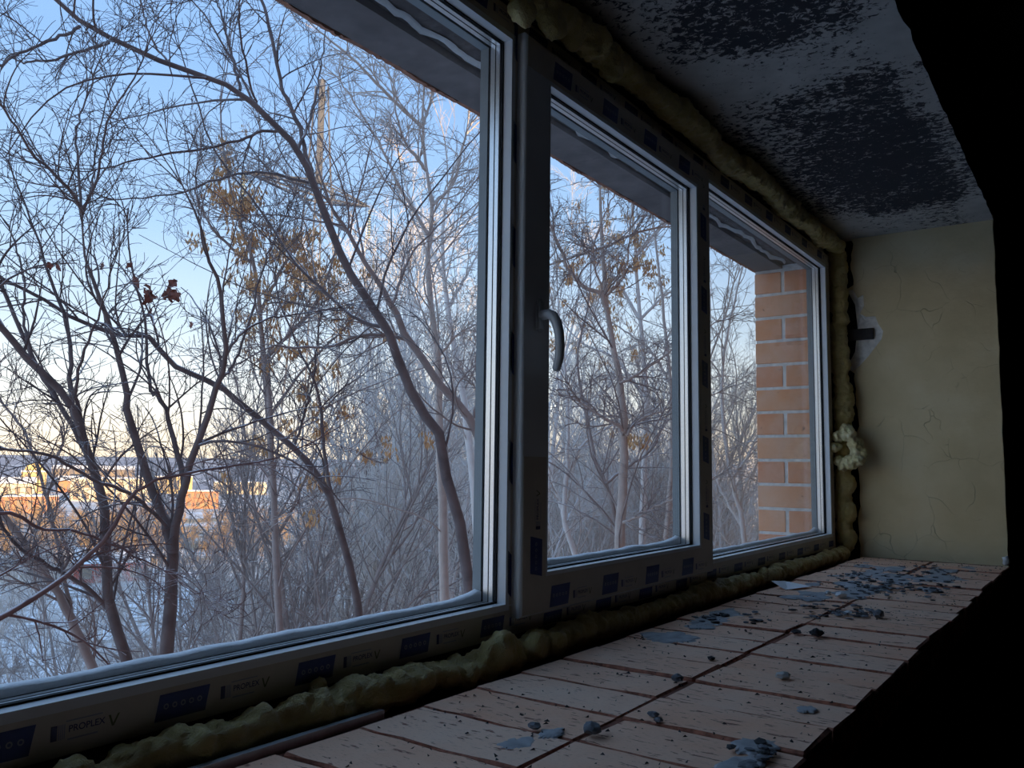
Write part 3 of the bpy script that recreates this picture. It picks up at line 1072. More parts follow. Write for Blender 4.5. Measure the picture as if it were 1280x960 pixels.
chunks = [chunk_mesh('mortar_chunk', s, flat=f_) for s, f_ in ((1, .6), (2, .5), (3, .7), (4, .4))]
named = [((740, 919), 0.013, M_stone, 'dark grey mortar chunk beside the cross joint near the front of the sill'),
         ((668, 912), 0.008, M_stone, 'small grey mortar chunk on the sill near the metal strip end'),
         ((847, 853), 0.010, M_stone, 'dark lump on the joint in the middle of the sill'),
         ((817, 897), 0.009, M_stone, 'pale grey chunk in front of the open brick gap'),
         ((979, 850), 0.010, M_mortar, 'grey pebble on the inner brick row in the middle of the sill'),
         ((889, 826), 0.007, M_char, 'small black crumb on the middle sill bricks'),
         ((1021, 796), 0.013, M_char, 'black crumb beyond the middle of the sill'),
         ((995, 793), 0.011, M_char, 'long black crumb beside the cross joint beyond mid sill'),
         ((1098, 773), 0.016, M_stone, 'flat dark chunk on the bricks in front of the debris patch'),
         ((1052, 748), 0.016, M_white, 'small white chip on the sill near the paper scrap'),
         ((1035, 743), 0.008, M_white, 'tiny white chip just right of the paper scrap'),
         ((1060, 768), 0.010, M_white, 'white chip among the crumbs in front of the mortar smear'),
         ((823, 904), 0.006, M_stone, 'tiny grey crumb in front of the open brick gap')]
for i, ((pxx, pyy), r_, m_, lab) in enumerate(named):
    p_ = on(2, Z_SILL, pxx, pyy)
    me = chunks[i % 4].copy()
    me.materials.clear()
    o = link('mortar_chunk', me, m_)
    o.location = (p_[0], p_[1], Z_SILL + 0.001)
    o.scale = (r_, r_ * random.uniform(.8, 1.3), r_)
    o.rotation_euler.z = random.uniform(0, 6)
    tag(o, lab, 'chunk')
# many loose crumbs in the debris patch at the far end
crumb_me = []
for m_ in (M_char, M_stone, M_stone):
    me = chunk_mesh('crumb', 20 + len(crumb_me), flat=0.45, sub=1)
    me.materials.append(m_)
    crumb_me.append(me)
spots = []
for (cx_, cy2, sx_, sy_, n_) in ((1120, 735, 55, 9, 110), (1075, 722, 40, 8, 45), (1040, 765, 40, 8, 28), (1160, 715, 40, 6, 40), (910, 775, 40, 6, 22), (1080, 770, 22, 6, 22), (950, 945, 30, 12, 14)):
    for _ in range(n_):
        spots.append((random.gauss(cx_, sx_ * 0.6), random.gauss(cy2, sy_ * 0.7)))
for pxx, pyy in spots:
    p_ = on(2, Z_SILL, pxx, pyy)
    if not (Y_IN + 0.02 < p_[1] < -0.11 and p_[0] < X_WALL - 0.02):
        continue
    o = link('crumb', crumb_me[random.randrange(3)])
    r_ = random.uniform(0.004, 0.0105)
    o.location = (p_[0], p_[1], Z_SILL + 0.0015)
    o.scale = (r_ * random.uniform(.8, 2.0), r_ * random.uniform(.7, 1.3), r_ * random.uniform(.5, 0.9))
    o.rotation_euler.z = random.uniform(0, 6)
    tag(o, 'dark mortar crumb scattered on the brick sill', 'crumb', 'mortar crumbs on the sill')
# fine grit everywhere
bm = bmesh.new()
for _ in range(900):
    xx, yy = random.uniform(0.5, 3.75), random.uniform(Y_IN + 0.01, -0.11)
    s_ = random.uniform(0.0012, 0.0035)
    q = [bm.verts.new((xx + s_ * random.uniform(-1, 1) * 1.6, yy + s_ * random.uniform(-1, 1) * 1.6, Z_SILL + 0.0005)) for _ in range(3)]
    t_ = bm.verts.new((xx, yy, Z_SILL + 0.0008 + s_ * 0.9))
    for i in range(3):
        bm.faces.new((q[i], q[(i + 1) % 3], t_))
tag(bm_obj('grit', bm, M_char), 'fine dark grit strewn over the brick sill', 'grit', kind='stuff')

# folded paper scrap
bm = bmesh.new()
base = Vector(on(2, Z_SILL, 990, 738.5))
uu = Vector((_r0[0], _r0[1], 0)).normalized()
vv = Vector((_f[0], _f[1], 0)).normalized()
tip, front, rgt, back, fold = [bm.verts.new(base + uu * a + vv * b_ + Vector((0, 0, h_))) for a, b_, h_ in
                               ((-0.048, 0.045, 0.022), (-0.020, 0.0, 0.0022), (0.085, 0.075, 0.003), (0.030, 0.16, 0.007), (0.004, 0.05, 0.0025))]
for f_ in ((tip, front, fold), (front, rgt, fold), (rgt, back, fold), (back, tip, fold)):
    bm.faces.new(f_)
bmesh.ops.recalc_face_normals(bm, faces=bm.faces[:])
geo = bmesh.ops.solidify(bm, geom=bm.faces[:], thickness=0.0008)
tag(bm_obj('paper_scrap', bm, M_paper), 'folded white paper scrap lying on the far half of the sill', 'paper')
# white rounded lump at the far inner corner of the sill
me = chunk_mesh('plaster_lump', 33, flat=0.9)
o = link('plaster_lump', me, M_white, smooth=True)
o.location = (3.775, Y_IN + 0.006, Z_SILL)
o.scale = (0.018, 0.014, 0.022)
tag(o, 'small white lump at the inner far corner of the sill', 'lump')


# ================================================================== OUTSIDE
def ground_z(x_, y_):
    r_ = math.hypot(x_, y_ + 0.95)
    xs = [0, 12, 30, 56, 90, 130, 250, 400, 1000, 2200, 3600, 5200]
    zs = [-8.2, -8.4, -9.6, -12, -15.2, -18, -22.5, -25, -27, -22, 8, 30]
    z_ = float(np.interp(r_, xs, zs))
    k_ = min(1.0, r_ / 3000)
    z_ += (0.35 + 9 * k_) * noise.noise(Vector((x_, y_, 0)) * (0.03 - 0.0285 * k_))
    return z_


def ground_hit(px, py):
    v_ = ray(px, py)
    hl = math.hypot(v_[0], v_[1])
    d_, last = 5.0, None
    while d_ < 5000:
        q = CAM + v_ * (d_ / hl)
        if q[2] < ground_z(q[0], q[1]):
            return q, d_
        d_ *= 1.01
    return None, None


radii = [0.8] + list(np.geomspace(3, 5200, 90))
bm = bmesh.new()
NA = 200
prev = None
for r_ in radii:
    cur = []
    for k in range(NA + 1):
        a = math.radians(-8 + 196 * k / NA)
        xx, yy = r_ * math.cos(a) * 1.0, r_ * math.sin(a)
        cur.append(bm.verts.new((xx, yy, ground_z(xx, yy))))
    if prev:
        for k in range(NA):
            bm.faces.new((prev[k], cur[k], cur[k + 1], prev[k + 1]))
    prev = cur
tag(bm_obj('ground', bm, M_ground, smooth=True), 'snowy slope and wooded valley outside the window', 'ground', kind='structure')


# ------------------------------------------------------------------ tree machinery (vectorised)
def unit(a):
    return a / np.maximum(np.linalg.norm(a, axis=-1, keepdims=True), 1e-9)


def grow(starts, dirs, lens, r0, n, wob, up, r_end=0.35, jag=0.5):
    K = len(starts)
    pts = np.zeros((K, n, 3))
    pts[:, 0] = starts
    d = unit(dirs)
    drift = rng.normal(0, wob, (K, 3))
    for i in range(1, n):
        d = unit(d + drift / n * 2.0 + rng.normal(0, wob * jag, (K, 3)) + np.array([0, 0, up]) / n)
        pts[:, i] = pts[:, i - 1] + d * (lens / (n - 1))[:, None]
    t = np.linspace(0, 1, n)[None]
    rad = r0[:, None] * (1 - t * (1 - r_end))
    return pts, rad


def spawn(pts, rad, m, tlo, thi, ang, lf, rf, rmin):
    """m children per polyline."""
    K, n, _ = pts.shape
    t = np.sort(rng.uniform(tlo, thi, (K, m)), axis=1)
    idx = t * (n - 1)
    i0 = np.minimum(idx.astype(int), n - 2)
    fr_ = (idx - i0)[..., None]
    k_ = np.arange(K)[:, None]
    a, b_ = pts[k_, i0], pts[k_, i0 + 1]
    st = a * (1 - fr_) + b_ * fr_
    tg = unit(b_ - a)
    rd = rad[k_, i0]
    perp = unit(np.cross(tg, rng.normal(size=(K, m, 3))))
    an = rng.normal(ang, ang * 0.22, (K, m, 1))
    dr = tg * np.cos(an) + perp * np.sin(an)
    L = np.linalg.norm(np.diff(pts, axis=1), axis=2).sum(1)[:, None]
    ln = lf * L * (1.15 - 0.75 * t) * rng.uniform(0.55, 1.25, (K, m))
    r_ = np.maximum(rd * rf, rmin)
    return st.reshape(-1, 3), dr.reshape(-1, 3), ln.reshape(-1), r_.reshape(-1)


def tube_mesh(name, groups):
    V, Fq, base = [], [], 0
    for pts, rad, sides in groups:
        K, n, _ = pts.shape
        if K == 0:
            continue
        t = unit(np.gradient(pts, axis=1))
        mt = unit(pts[:, -1] - pts[:, 0])
        ax = np.eye(3)[np.argmin(np.abs(mt), axis=1)]
        n0 = unit(np.cross(mt, ax))[:, None, :]
        nn = unit(n0 - (n0 * t).sum(2, keepdims=True) * t)
        bb = np.cross(t, nn)
        a = np.arange(sides) * 2 * math.pi / sides
        ring = pts[:, :, None, :] + rad[:, :, None, None] * (np.cos(a)[None, None, :, None] * nn[:, :, None, :] + np.sin(a)[None, None, :, None] * bb[:, :, None, :])
        V.append(ring.reshape(-1, 3))
        ids = base + np.arange(K * n * sides).reshape(K, n, sides)
        nx_ = np.roll(ids, -1, axis=2)
        q = np.stack([ids[:, :-1], nx_[:, :-1], nx_[:, 1:], ids[:, 1:]], axis=-1).reshape(-1, 4)
        Fq.append(q)
        base += K * n * sides
    V, Fq = np.concatenate(V), np.concatenate(Fq)
    me = bpy.data.meshes.new(name)
    me.vertices.add(len(V))
    me.vertices.foreach_set('co', V.astype(np.float32).ravel())
    me.loops.add(len(Fq) * 4)
    me.loops.foreach_set('vertex_index', Fq.astype(np.int32).ravel())
    me.polygons.add(len(Fq))
    me.polygons.foreach_set('loop_start', (np.arange(len(Fq)) * 4).astype(np.int32))
    me.polygons.foreach_set('use_smooth', np.ones(len(Fq), bool))
    me.update(calc_edges=True)
    return me


def catmull(P, n):
    P = np.asarray(P, float)
    if len(P) == 2:
        t = np.linspace(0, 1, n)[:, None]
        return P[0] * (1 - t) + P[1] * t
    Q = np.vstack([2 * P[0] - P[1], P, 2 * P[-1] - P[-2]])
    u = np.linspace(0, len(P) - 1 - 1e-6, n)
    i = u.astype(int)
    t = (u - i)[:, None]
    p0, p1, p2, p3 = Q[i], Q[i + 1], Q[i + 2], Q[i + 3]
    return 0.5 * (2 * p1 + (p2 - p0) * t + (2 * p0 - 5 * p1 + 4 * p2 - p3) * t ** 2 + (3 * p1 - p0 - 3 * p2 + p3) * t ** 3)


def traced_tree(name, d, limbs, label, mat, m1=9, m2=6, m3=3, tw=0.0031, to_ground=True, up=0.22, twig_mat=None, len1=0.46):
    """limbs: list of (pixel polyline from base to tip, width px at base, width px at tip, depth drift to tip).
    The first limb is the trunk and goes on down to the ground."""
    first = at(*limbs[0][0][0], d)
    gz = ground_z(first[0], first[1])
    root = empty(name, (first[0], first[1], gz))
    tag(root, label, 'tree', 'bare trees close to the window')
    groups = []
    allp, allr = [], []
    for li, (pl, w0, w1, dr) in enumerate(limbs):
        dd0 = dr[0] if isinstance(dr, tuple) else 0.0
        dd1 = dr[1] if isinstance(dr, tuple) else dr
        n_ = len(pl)
        P = [at(a, b_, d + dd0 + (dd1 - dd0) * i / max(1, n_ - 1)) for i, (a, b_) in enumerate(pl)]
        C3 = catmull(P, 22)
        inside = 0 < pl[-1][0] < 1060 and pl[-1][1] > 0
        rad = np.linspace(w0, min(w1, 1.5) if inside else w1, 22) * 0.5 * d / FPX
        C3[1:-1] += rng.normal(0, 0.006, (20, 3))
        pts, rr_ = C3, rad
        if li == 0 and to_ground:
            lo = np.array([first[0], first[1], gz - 0.3])
            n2 = 8
            t = np.linspace(0, 1, n2)[:-1][:, None]
            dn = lo * (1 - t) + first * t
            dn[:, :2] += (np.sin(t * math.pi) * 0.12)
            pts = np.vstack([dn, C3])
            rr_ = np.concatenate([np.linspace(rad[0] * 1.5, rad[0], n2)[:-1], rad])
        me = tube_mesh('trunk' if li == 0 else 'branch', [(pts[None], rr_[None], 8)])
        link('trunk' if li == 0 else 'branch', me, mat, root)
        allp.append(C3)
        allr.append(rad)
    P1, R1 = np.array(allp), np.array(allr)
    st, dr_, ln, r_ = spawn(P1, R1, m1, 0.05, 0.97, 0.85, len1, 0.5, tw * 1.3)
    dr_ = unit(dr_ + np.array([0, 0, 0.15]))
    st2, dr2, ln2, r2 = spawn(P1, R1, 3, 0.95, 0.995, 0.30, 0.34, 0.85, tw * 1.3)      # limbs fork out into finer shoots at their tips
    st, dr_, ln, r_ = np.vstack([st, st2]), np.vstack([dr_, dr2]), np.concatenate([ln, ln2 * 1.6]), np.concatenate([r_, r2])
    g1, q1 = grow(st, dr_, np.clip(ln, 0.6, 3.2), np.minimum(r_, 0.012), 12, 0.55, up, 0.35, 0.10)
    st, dr_, ln, r_ = spawn(g1, q1, m2, 0.12, 0.98, 0.75, 0.46, 0.65, tw)
    g2, q2 = grow(st, dr_, np.clip(ln, 0.3, 1.8), np.minimum(r_, 0.006), 8, 0.5, up, 0.5, 0.12)
    st, dr_, ln, r_ = spawn(g2, q2, m3, 0.15, 0.98, 0.7, 0.46, 0.8, tw * 0.85)
    g3, q3 = grow(st, dr_, np.clip(ln, 0.12, 0.8), np.minimum(r_, 0.0036), 5, 0.4, up, 0.7, 0.15)
    me = tube_mesh('twigs', [(g1, q1, 5), (g2, q2, 4), (g3, q3, 3)])
    tag(link('twigs', me, twig_mat or mat, root), kind='stuff')
    return root, g2, g1


near = []
T1, g2a, _ = traced_tree('bare_tree', 7.2, [
    ([(163, 840), (143, 773), (133, 727), (131, 640), (113, 573), (90, 507), (40, 453), (0, 407), (-60, 350)], 13, 6, -0.3),
    ([(131, 640), (118, 590), (95, 540), (60, 480), (20, 400), (-10, 330)], 7, 4, 0.5),
    ([(90, 507), (88, 455), (82, 400), (60, 340), (40, 280), (10, 200)], 6, 3, 0.6),
    ([(113, 573), (100, 520), (95, 480), (110, 430), (125, 390), (140, 330)], 5, 2.5, -0.6),
    ([(40, 453), (30, 400), (28, 340), (10, 280)], 4, 2, 0.4),
    ([(143, 773), (110, 735), (70, 712), (30, 690), (0, 655)], 6, 3, -0.5)],
    'left dark tree whose single trunk forks towards the left picture edge', M_bark_near, m1=8, m2=5, m3=2)
T2, g2b, _ = traced_tree('bare_tree', 6.8, [
    ([(207, 830), (213, 750), (217, 690), (207, 657), (200, 637), (163, 527), (157, 480), (137, 407), (117, 353), (107, 320), (103, 267)], 16, 5, 0.2),
    ([(217, 690), (222, 650), (230, 610), (247, 553), (273, 477), (282, 443), (277, 370), (260, 320), (245, 270), (225, 225)], 11, 4, -0.5),
    ([(230, 610), (222, 570), (213, 533), (203, 503), (187, 480), (183, 430), (180, 387), (163, 320), (160, 260)], 7, 3, 0.6),
    ([(103, 267), (85, 235), (55, 205), (43, 197), (20, 160), (0, 130)], 4.5, 2, -0.4),
    ([(103, 267), (98, 215), (95, 165), (110, 120), (130, 60)], 3.5, 1.5, 0.4),
    ([(103, 267), (125, 210), (135, 150), (165, 100), (185, 60)], 3.5, 1.5, -0.2),
    ([(103, 267), (115, 230), (120, 180), (138, 110)], 3, 1.5, 0.7),
    ([(282, 443), (300, 420), (330, 400), (360, 395), (427, 385)], 4, 2, 0.5),
    ([(207, 657), (165, 620), (120, 600), (60, 570), (0, 560)], 5, 2.5, -0.8),
    ([(273, 477), (300, 440), (330, 330), (360, 260)], 4, 2, 0.8)],
    'dark tree with thick trunk forking into a V in the left window pane', M_bark_near, m1=8, m2=5, m3=2)
T3, g2c, _ = traced_tree('bare_tree', 7.8, [
    ([(120, 850), (93, 783), (70, 737), (43, 700), (10, 650), (-30, 600)], 11, 6, 0.0),
    ([(93, 783), (80, 720), (65, 650), (50, 590), (30, 540), (0, 500)], 5, 2.5, 0.5),
    ([(70, 737), (85, 690), (60, 640), (68, 590), (80, 545)], 4, 2, -0.5)],
    'slim leaning trunk at the lower left corner of the glass', M_bark_mid, m1=11)
T4, g2d, _ = traced_tree('bare_tree', 6.0, [
    ([(-40, 800), (0, 772), (67, 732), (124, 682), (165, 622), (196, 599), (271, 584), (330, 576), (400, 548)], 8, 3.0, 0.8),
    ([(-40, 800), (-15, 700), (0, 640), (50, 660), (100, 665), (160, 690), (210, 715)], 6, 3, 0.6)],
    'reddish limb arching in from the left edge across the town view', M_bark_red, m1=9)
T5, g2e, _ = traced_tree('bare_tree', 8.4, [
    ([(452, 800), (440, 720), (417, 637), (393, 587), (367, 560), (300, 503), (273, 483), (213, 453), (187, 420), (153, 420), (103, 403), (50, 373), (0, 347)], 10, 3, -0.8),
    ([(417, 637), (405, 560), (400, 500), (380, 450), (350, 380), (345, 330)], 5, 2.5, 0.6),
    ([(367, 560), (380, 520), (392, 470), (400, 400)], 4, 2, 0.4)],
    'long branch crossing the left pane diagonally from lower right to upper left', M_bark_near, m1=9, m2=5, m3=2)
T6, g2f, _ = traced_tree('bare_tree', 8.0, [
    ([(590, 760), (575, 650), (555, 590), (547, 538), (528, 517), (510, 479), (491, 432), (483, 410), (454, 368), (430, 325), (417, 300), (393, 230), (373, 187), (350, 163), (320, 133), (300, 113), (213, 80), (147, 53), (100, 27), (70, 0), (40, -30)], 14, 4, -0.7),
    ([(393, 230), (383, 195), (373, 160), (360, 125), (350, 100), (337, 33), (327, 0), (320, -30)], 6, 3.5, 0.4),
    ([(137, 53), (83, 70), (33, 78), (20, 74)], 4, 2, 0.3),
    ([(100, 33), (67, 50), (20, 68), (0, 83), (-20, 90)], 4, 2, -0.3),
    ([(300, 113), (290, 70), (280, 30), (270, 0)], 4, 2, 0.5),
    ([(320, 133), (310, 90), (300, 40), (300, -10)], 3, 2, -0.5),
    ([(350, 163), (325, 165), (300, 175), (250, 187), (200, 193), (150, 205), (110, 215)], 4, 2, -0.8),
    ([(393, 230), (330, 216), (280, 222), (230, 240), (180, 248), (130, 250)], 4, 2, 0.6),
    ([(483, 410), (440, 395), (400, 360), (370, 330), (330, 270), (270, 190), (240, 110), (225, 60)], 5, 2, 0.8),
    ([(213, 80), (190, 50), (175, 0)], 3, 2, 0.3),
    ([(373, 187), (390, 140), (400, 90), (408, 30)], 4, 2, 0.7)],
    'long leaning trunk rising from the pane corner to the top left of the sky', M_bark_near, m1=8, m2=5, m3=2)
T7, g2g, _ = traced_tree('bare_tree', 8.8, [
    ([(612, 640), (605, 575), (590, 527), (555, 487), (512, 426), (491, 384), (475, 357), (454, 325), (435, 290), (417, 265), (400, 215), (385, 160)], 13, 5, -0.4),
    ([(512, 426), (480, 418), (450, 420), (430, 428), (400, 434), (370, 436), (345, 432), (325, 440), (300, 455)], 5, 2.5, -0.6),
    ([(491, 384), (500, 350), (520, 310), (560, 270), (600, 220)], 4, 2, 0.6),
    ([(590, 527), (600, 480), (602, 430), (606, 380)], 4, 2, 0.4),
    ([(435, 290), (400, 270), (370, 240), (330, 205), (300, 190)], 4, 2, 0.8)],
    'second leaning trunk parallel to the long one behind the pane edge', M_bark_mid, m1=11)
T8, g2h, _ = traced_tree('bare_tree', 11.5, [
    ([(556, 760), (553, 640), (550, 560), (548, 500), (547, 447), (539, 386), (534, 320), (537, 300), (540, 257), (533, 213), (528, 160), (530, 103), (532, 60)], 12, 6, 0.0),
    ([(540, 257), (547, 250), (567, 227), (583, 167), (600, 140)], 6, 3, 0.5),
    ([(533, 213), (513, 187), (500, 160), (490, 110)], 5, 2.5, -0.5),
    ([(528, 160), (497, 130), (467, 100), (433, 67), (400, 40), (370, 15)], 5, 2.5, -0.8),
    ([(528, 160), (540, 120), (545, 85)], 4, 2, 0.3),
    ([(547, 447), (570, 420), (590, 408), (606, 400)], 4, 2, 0.4),
    ([(540, 300), (515, 260), (495, 225), (475, 180), (450, 140), (425, 100)], 5, 2, -0.6)],
    'upright grey tree behind the right edge of the left pane', M_bark_grey, m1=13, m2=8)
T9, g2i, _ = traced_tree('bare_tree', 15.0, [
    ([(600, 720), (592, 600), (585, 540), (579, 493), (571, 453), (560, 386), (555, 347), (553, 300), (560, 240), (575, 190), (590, 150)], 11, 5, 0.0),
    ([(560, 386), (585, 340), (606, 300)], 5, 3, 0.4),
    ([(555, 347), (530, 290), (510, 240), (500, 200)], 5, 2.5, 0.4),
    ([(579, 493), (560, 450), (540, 420), (510, 380), (480, 340)], 4, 2, 0.4)],
    'pale frosted trunk close to the first mullion', M_bark_frost_haze, m1=11, m2=7, tw=0.0045, twig_mat=M_bark_grey)
T10, g2j, _ = traced_tree('bare_tree', 10.0, [
    ([(772, 720), (774, 687), (777, 630), (780, 580), (780, 535), (775, 480), (766, 431), (758, 377), (754, 330), (751, 261), (749, 222), (748, 150)], 15, 8, 0.2),
    ([(758, 385), (751, 366), (733, 360), (715, 342), (709, 335), (700, 310), (690, 288), (680, 250)], 7, 4, -0.4),
    ([(780, 540), (770, 530), (750, 520), (732, 507), (718, 495), (710, 478)], 6, 3, -0.4),
    ([(775, 480), (800, 465), (830, 445), (865, 420), (900, 400)], 4, 2, 0.4),
    ([(752, 310), (720, 320), (690, 330), (650, 335)], 4, 3, -0.3),
    ([(752, 310), (780, 298), (810, 287), (850, 282), (890, 276)], 4, 2, 0.4),
    ([(757, 370), (775, 350), (785, 320), (788, 280), (795, 240)], 3, 2, -0.2),
    ([(757, 375), (745, 340), (742, 310), (755, 270), (770, 240)], 3, 2, -0.5),
    ([(782, 545), (800, 525), (850, 505), (900, 490)], 4, 2, 0.3),
    ([(775, 655), (800, 645), (815, 635), (850, 620), (890, 600)], 4, 2, -0.4)],
    'pinkish grey tree trunk standing upright in the middle pane', M_bark_grey, m1=11, m2=7, twig_mat=M_bark_mid)
T11, g2k, _ = traced_tree('bare_tree', 13.0, [
    ([(722, 720), (717, 687), (705, 650), (708, 600), (709, 555), (710, 505), (706, 460), (700, 400), (695, 340)], 8, 4, 0.0),
    ([(705, 650), (697, 620), (687, 590), (670, 550)], 5, 3, 0.3),
    ([(708, 600), (725, 560), (750, 540), (790, 520)], 4, 2, 0.3)],
    'thin crooked pale stem beside the window handle in the middle pane', M_bark_frost_haze, m1=9, m2=6, tw=0.0034, twig_mat=M_bark_grey)
T12, g2l, _ = traced_tree('bare_tree', 12.0, [
    ([(785, 720), (770, 650), (757, 605), (745, 580), (738, 540), (728, 500), (722, 440), (735, 380), (740, 300)], 7, 3, 0.4),
    ([(757, 605), (790, 580), (815, 560), (840, 500), (848, 440)], 4, 2, 0.3)],
    'slim stem leaning left behind the upright trunk in the middle pane', M_bark_mid, m1=9, m2=6, tw=0.0036)
T13, g2m, _ = traced_tree('bare_tree', 13.0, [
    ([(826, 720), (835, 640), (840, 560), (838, 480), (830, 400), (822, 330), (815, 260), (812, 200)], 7, 4, 0.0),
    ([(835, 640), (855, 590), (862, 540), (880, 470), (905, 400), (920, 340)], 5, 2.5, 0.5),
    ([(838, 480), (815, 440), (790, 420), (760, 400)], 4, 2, 0.3)],
    'slender tree at the right edge of the middle pane', M_bark_grey, m1=9, m2=6, tw=0.0036)
T14, g2n, _ = traced_tree('bare_tree', 12.5, [
    ([(935, 740), (928, 660), (915, 600), (905, 540), (902, 480), (908, 420), (922, 360), (935, 310)], 7, 3, 0.0),
    ([(915, 600), (940, 560), (960, 500), (965, 430)], 4, 2, 0.3),
    ([(928, 660), (905, 620), (890, 590), (870, 570)], 4, 2, 0.3)],
    'thin tree seen in the right pane beside the brick pier', M_bark_frost_haze, m1=9, m2=6, tw=0.0034, twig_mat=M_bark_grey)

# dry red brown leaves on the V-forked tree
def leaf_mesh(seed):
    rnd = random.Random(seed)
    bm_ = bmesh.new()
    n_ = 9
    spine = []
    for i in range(n_):
        t = i / (n_ - 1)
        w_ = 0.032 * math.sin(math.pi * min(1, t * 1.05)) ** 0.7 * (1 + 0.35 * math.sin(t * 14 + seed))
        zc = 0.02 * math.sin(t * 3 + seed)
        spine.append([bm_.verts.new((-w_, -0.10 * t, zc + 0.012 * rnd.random())), bm_.verts.new((0, -0.10 * t, zc - 0.008)), bm_.verts.new((w_, -0.10 * t, zc + 0.014 * rnd.random()))])
    for a, b_ in zip(spine, spine[1:]):
        bm_.faces.new((a[0], a[1], b_[1], b_[0]))
        bm_.faces.new((a[1], a[2], b_[2], b_[1]))
    me = bpy.data.meshes.new('leaf')
    bm_.to_mesh(me)
    bm_.free()
    me.materials.append(M_leaf)
    return me


leafs = [leaf_mesh(s) for s in range(3)]
for i, (pxx, pyy) in enumerate(((213, 358), (220, 352), (208, 366), (180, 356), (186, 366), (170, 345), (190, 386), (166, 330), (72, 330), (60, 327), (236, 402), (127, 328), (216, 362), (183, 360))):
    p_ = at(pxx, pyy, 6.7 + random.uniform(-.1, .1))
    o = link('leaf', leafs[i % 3], None, T2)
    o.location = Vector(p_) - T2.location
    o.rotation_euler = (random.uniform(0.6, 2.2), random.uniform(-.6, .6), random.uniform(0, 6))
    s_ = random.uniform(0.8, 1.25) if i < 6 or i > 11 else 0.6
    o.scale = (s_, s_, s_)


# hanging tan seed clusters
def seed_mesh(seed):
    rnd = random.Random(seed)
    bm_ = bmesh.new()
    for _ in range(22):
        c_ = Vector((rnd.gauss(0, 0.022), rnd.gauss(0, 0.022), -rnd.random() * 0.09))
        d_ = Vector((rnd.gauss(0, .25), rnd.gauss(0, .25), -1)).normalized() * 0.045
        s_ = d_.orthogonal().normalized() * 0.008
        s_.rotate(Matrix.Rotation(rnd.uniform(0, 6), 3, d_.normalized()))
        q = [bm_.verts.new(c_), bm_.verts.new(c_ + d_ * .5 + s_), bm_.verts.new(c_ + d_), bm_.verts.new(c_ + d_ * .5 - s_), bm_.verts.new(c_ + d_ * .5 + s_.cross(d_).normalized() * 0.003)]
        bm_.faces.new((q[0], q[1], q[4]))
        bm_.faces.new((q[1], q[2], q[4]))
        bm_.faces.new((q[2], q[3], q[4]))
        bm_.faces.new((q[3], q[0], q[4]))
    me = bpy.data.meshes.new('seed_cluster')
    bm_.to_mesh(me)
    bm_.free()
    me.materials.append(M_seed)
    return me


seeds = [seed_mesh(s) for s in range(4)]


def seed_on(root, d, g2, areas, spread=1.2):
    """Hang clusters at twig points of the tree nearest to random pixels of the areas."""
    tips = g2[:, 3:, :].reshape(-1, 3)
    rel = tips - CAM
    zc_ = rel @ _f
    pxs = 640 + FPX * (rel @ _r) / zc_
    pys = 480 - FPX * (rel @ _u) / zc_
    for cx_, cy2, sx_, sy_, n_ in areas:
        for _ in range(n_):
            a, b_ = random.gauss(cx_, sx_), random.gauss(cy2, sy_)
            i = int(np.argmin((pxs - a) ** 2 + (pys - b_) ** 2))
            o = link('seed_cluster', seeds[random.randrange(4)], None, root)
            o.location = Vector(tips[i]) + Vector((random.uniform(-.05, .05), random.uniform(-.05, .05), random.uniform(-.06, 0))) - root.location
            o.rotation_euler.z = random.uniform(0, 6)
            s_ = random.uniform(0.9, 1.9) * spread
            o.scale = (s_, s_, s_)


T15, g2o, _ = traced_tree('seed_tree', 10.5, [
    ([(352, 820), (345, 700), (340, 600), (338, 520), (330, 450), (325, 390), (318, 330), (300, 280), (285, 220), (278, 170), (275, 120)], 9, 3, 0.0),
    ([(325, 390), (350, 340), (372, 300), (380, 260)], 5, 2.5, 0.3),
    ([(330, 450), (370, 410), (400, 370), (420, 310), (425, 270)], 5, 2.5, 0.3),
    ([(318, 330), (290, 310), (262, 280), (245, 240), (250, 190)], 4, 2, -0.3),
    ([(338, 520), (365, 480), (390, 450), (440, 400), (470, 340)], 4, 2, 0.3),
    ([(340, 600), (310, 560), (300, 500), (285, 440)], 4, 2, 0.3),
    ([(300, 280), (320, 240), (330, 200), (325, 160)], 3, 2, 0.4)],
    'tree hung with tan seed clusters left of the long leaning trunk', M_bark_mid, m1=12, m2=7)
seed_on(T15, 10.5, g2o, ((285, 215, 10, 30, 24), (308, 240, 8, 14, 18), (340, 290, 40, 14, 30), (380, 320, 25, 18, 26), (330, 355, 25, 30, 20), (415, 350, 12, 18, 8), (425, 400, 12, 30, 6), (370, 460, 45, 50, 26), (400, 560, 60, 40, 16)))
T16, g2p, _ = traced_tree('seed_tree', 15.5, [
    ([(800, 720), (805, 600), (808, 500), (800, 400), (795, 320), (790, 250), (788, 180)], 9, 4, 0.0),
    ([(800, 400), (770, 350), (740, 320), (720, 300)], 5, 2.5, 0.3),
    ([(795, 320), (820, 290), (840, 270), (850, 240)], 5, 2.5, 0.3),
    ([(808, 500), (770, 450), (730, 430), (700, 400)], 5, 2.5, 0.3),
    ([(800, 400), (830, 370), (850, 360)], 4, 2.5, 0.3)],
    'tree with orange tan seed clusters behind the upright trunk in the middle pane', M_bark_frost_haze, m1=10, m2=6, tw=0.0038, twig_mat=M_bark_grey)
seed_on(T16, 15.5, g2p, ((780, 290, 30, 30, 34), (725, 345, 15, 20, 22), (770, 345, 12, 10, 14), (805, 330, 25, 20, 16), (745, 410, 30, 25, 14), (800, 600, 40, 40, 8)), 1.35)


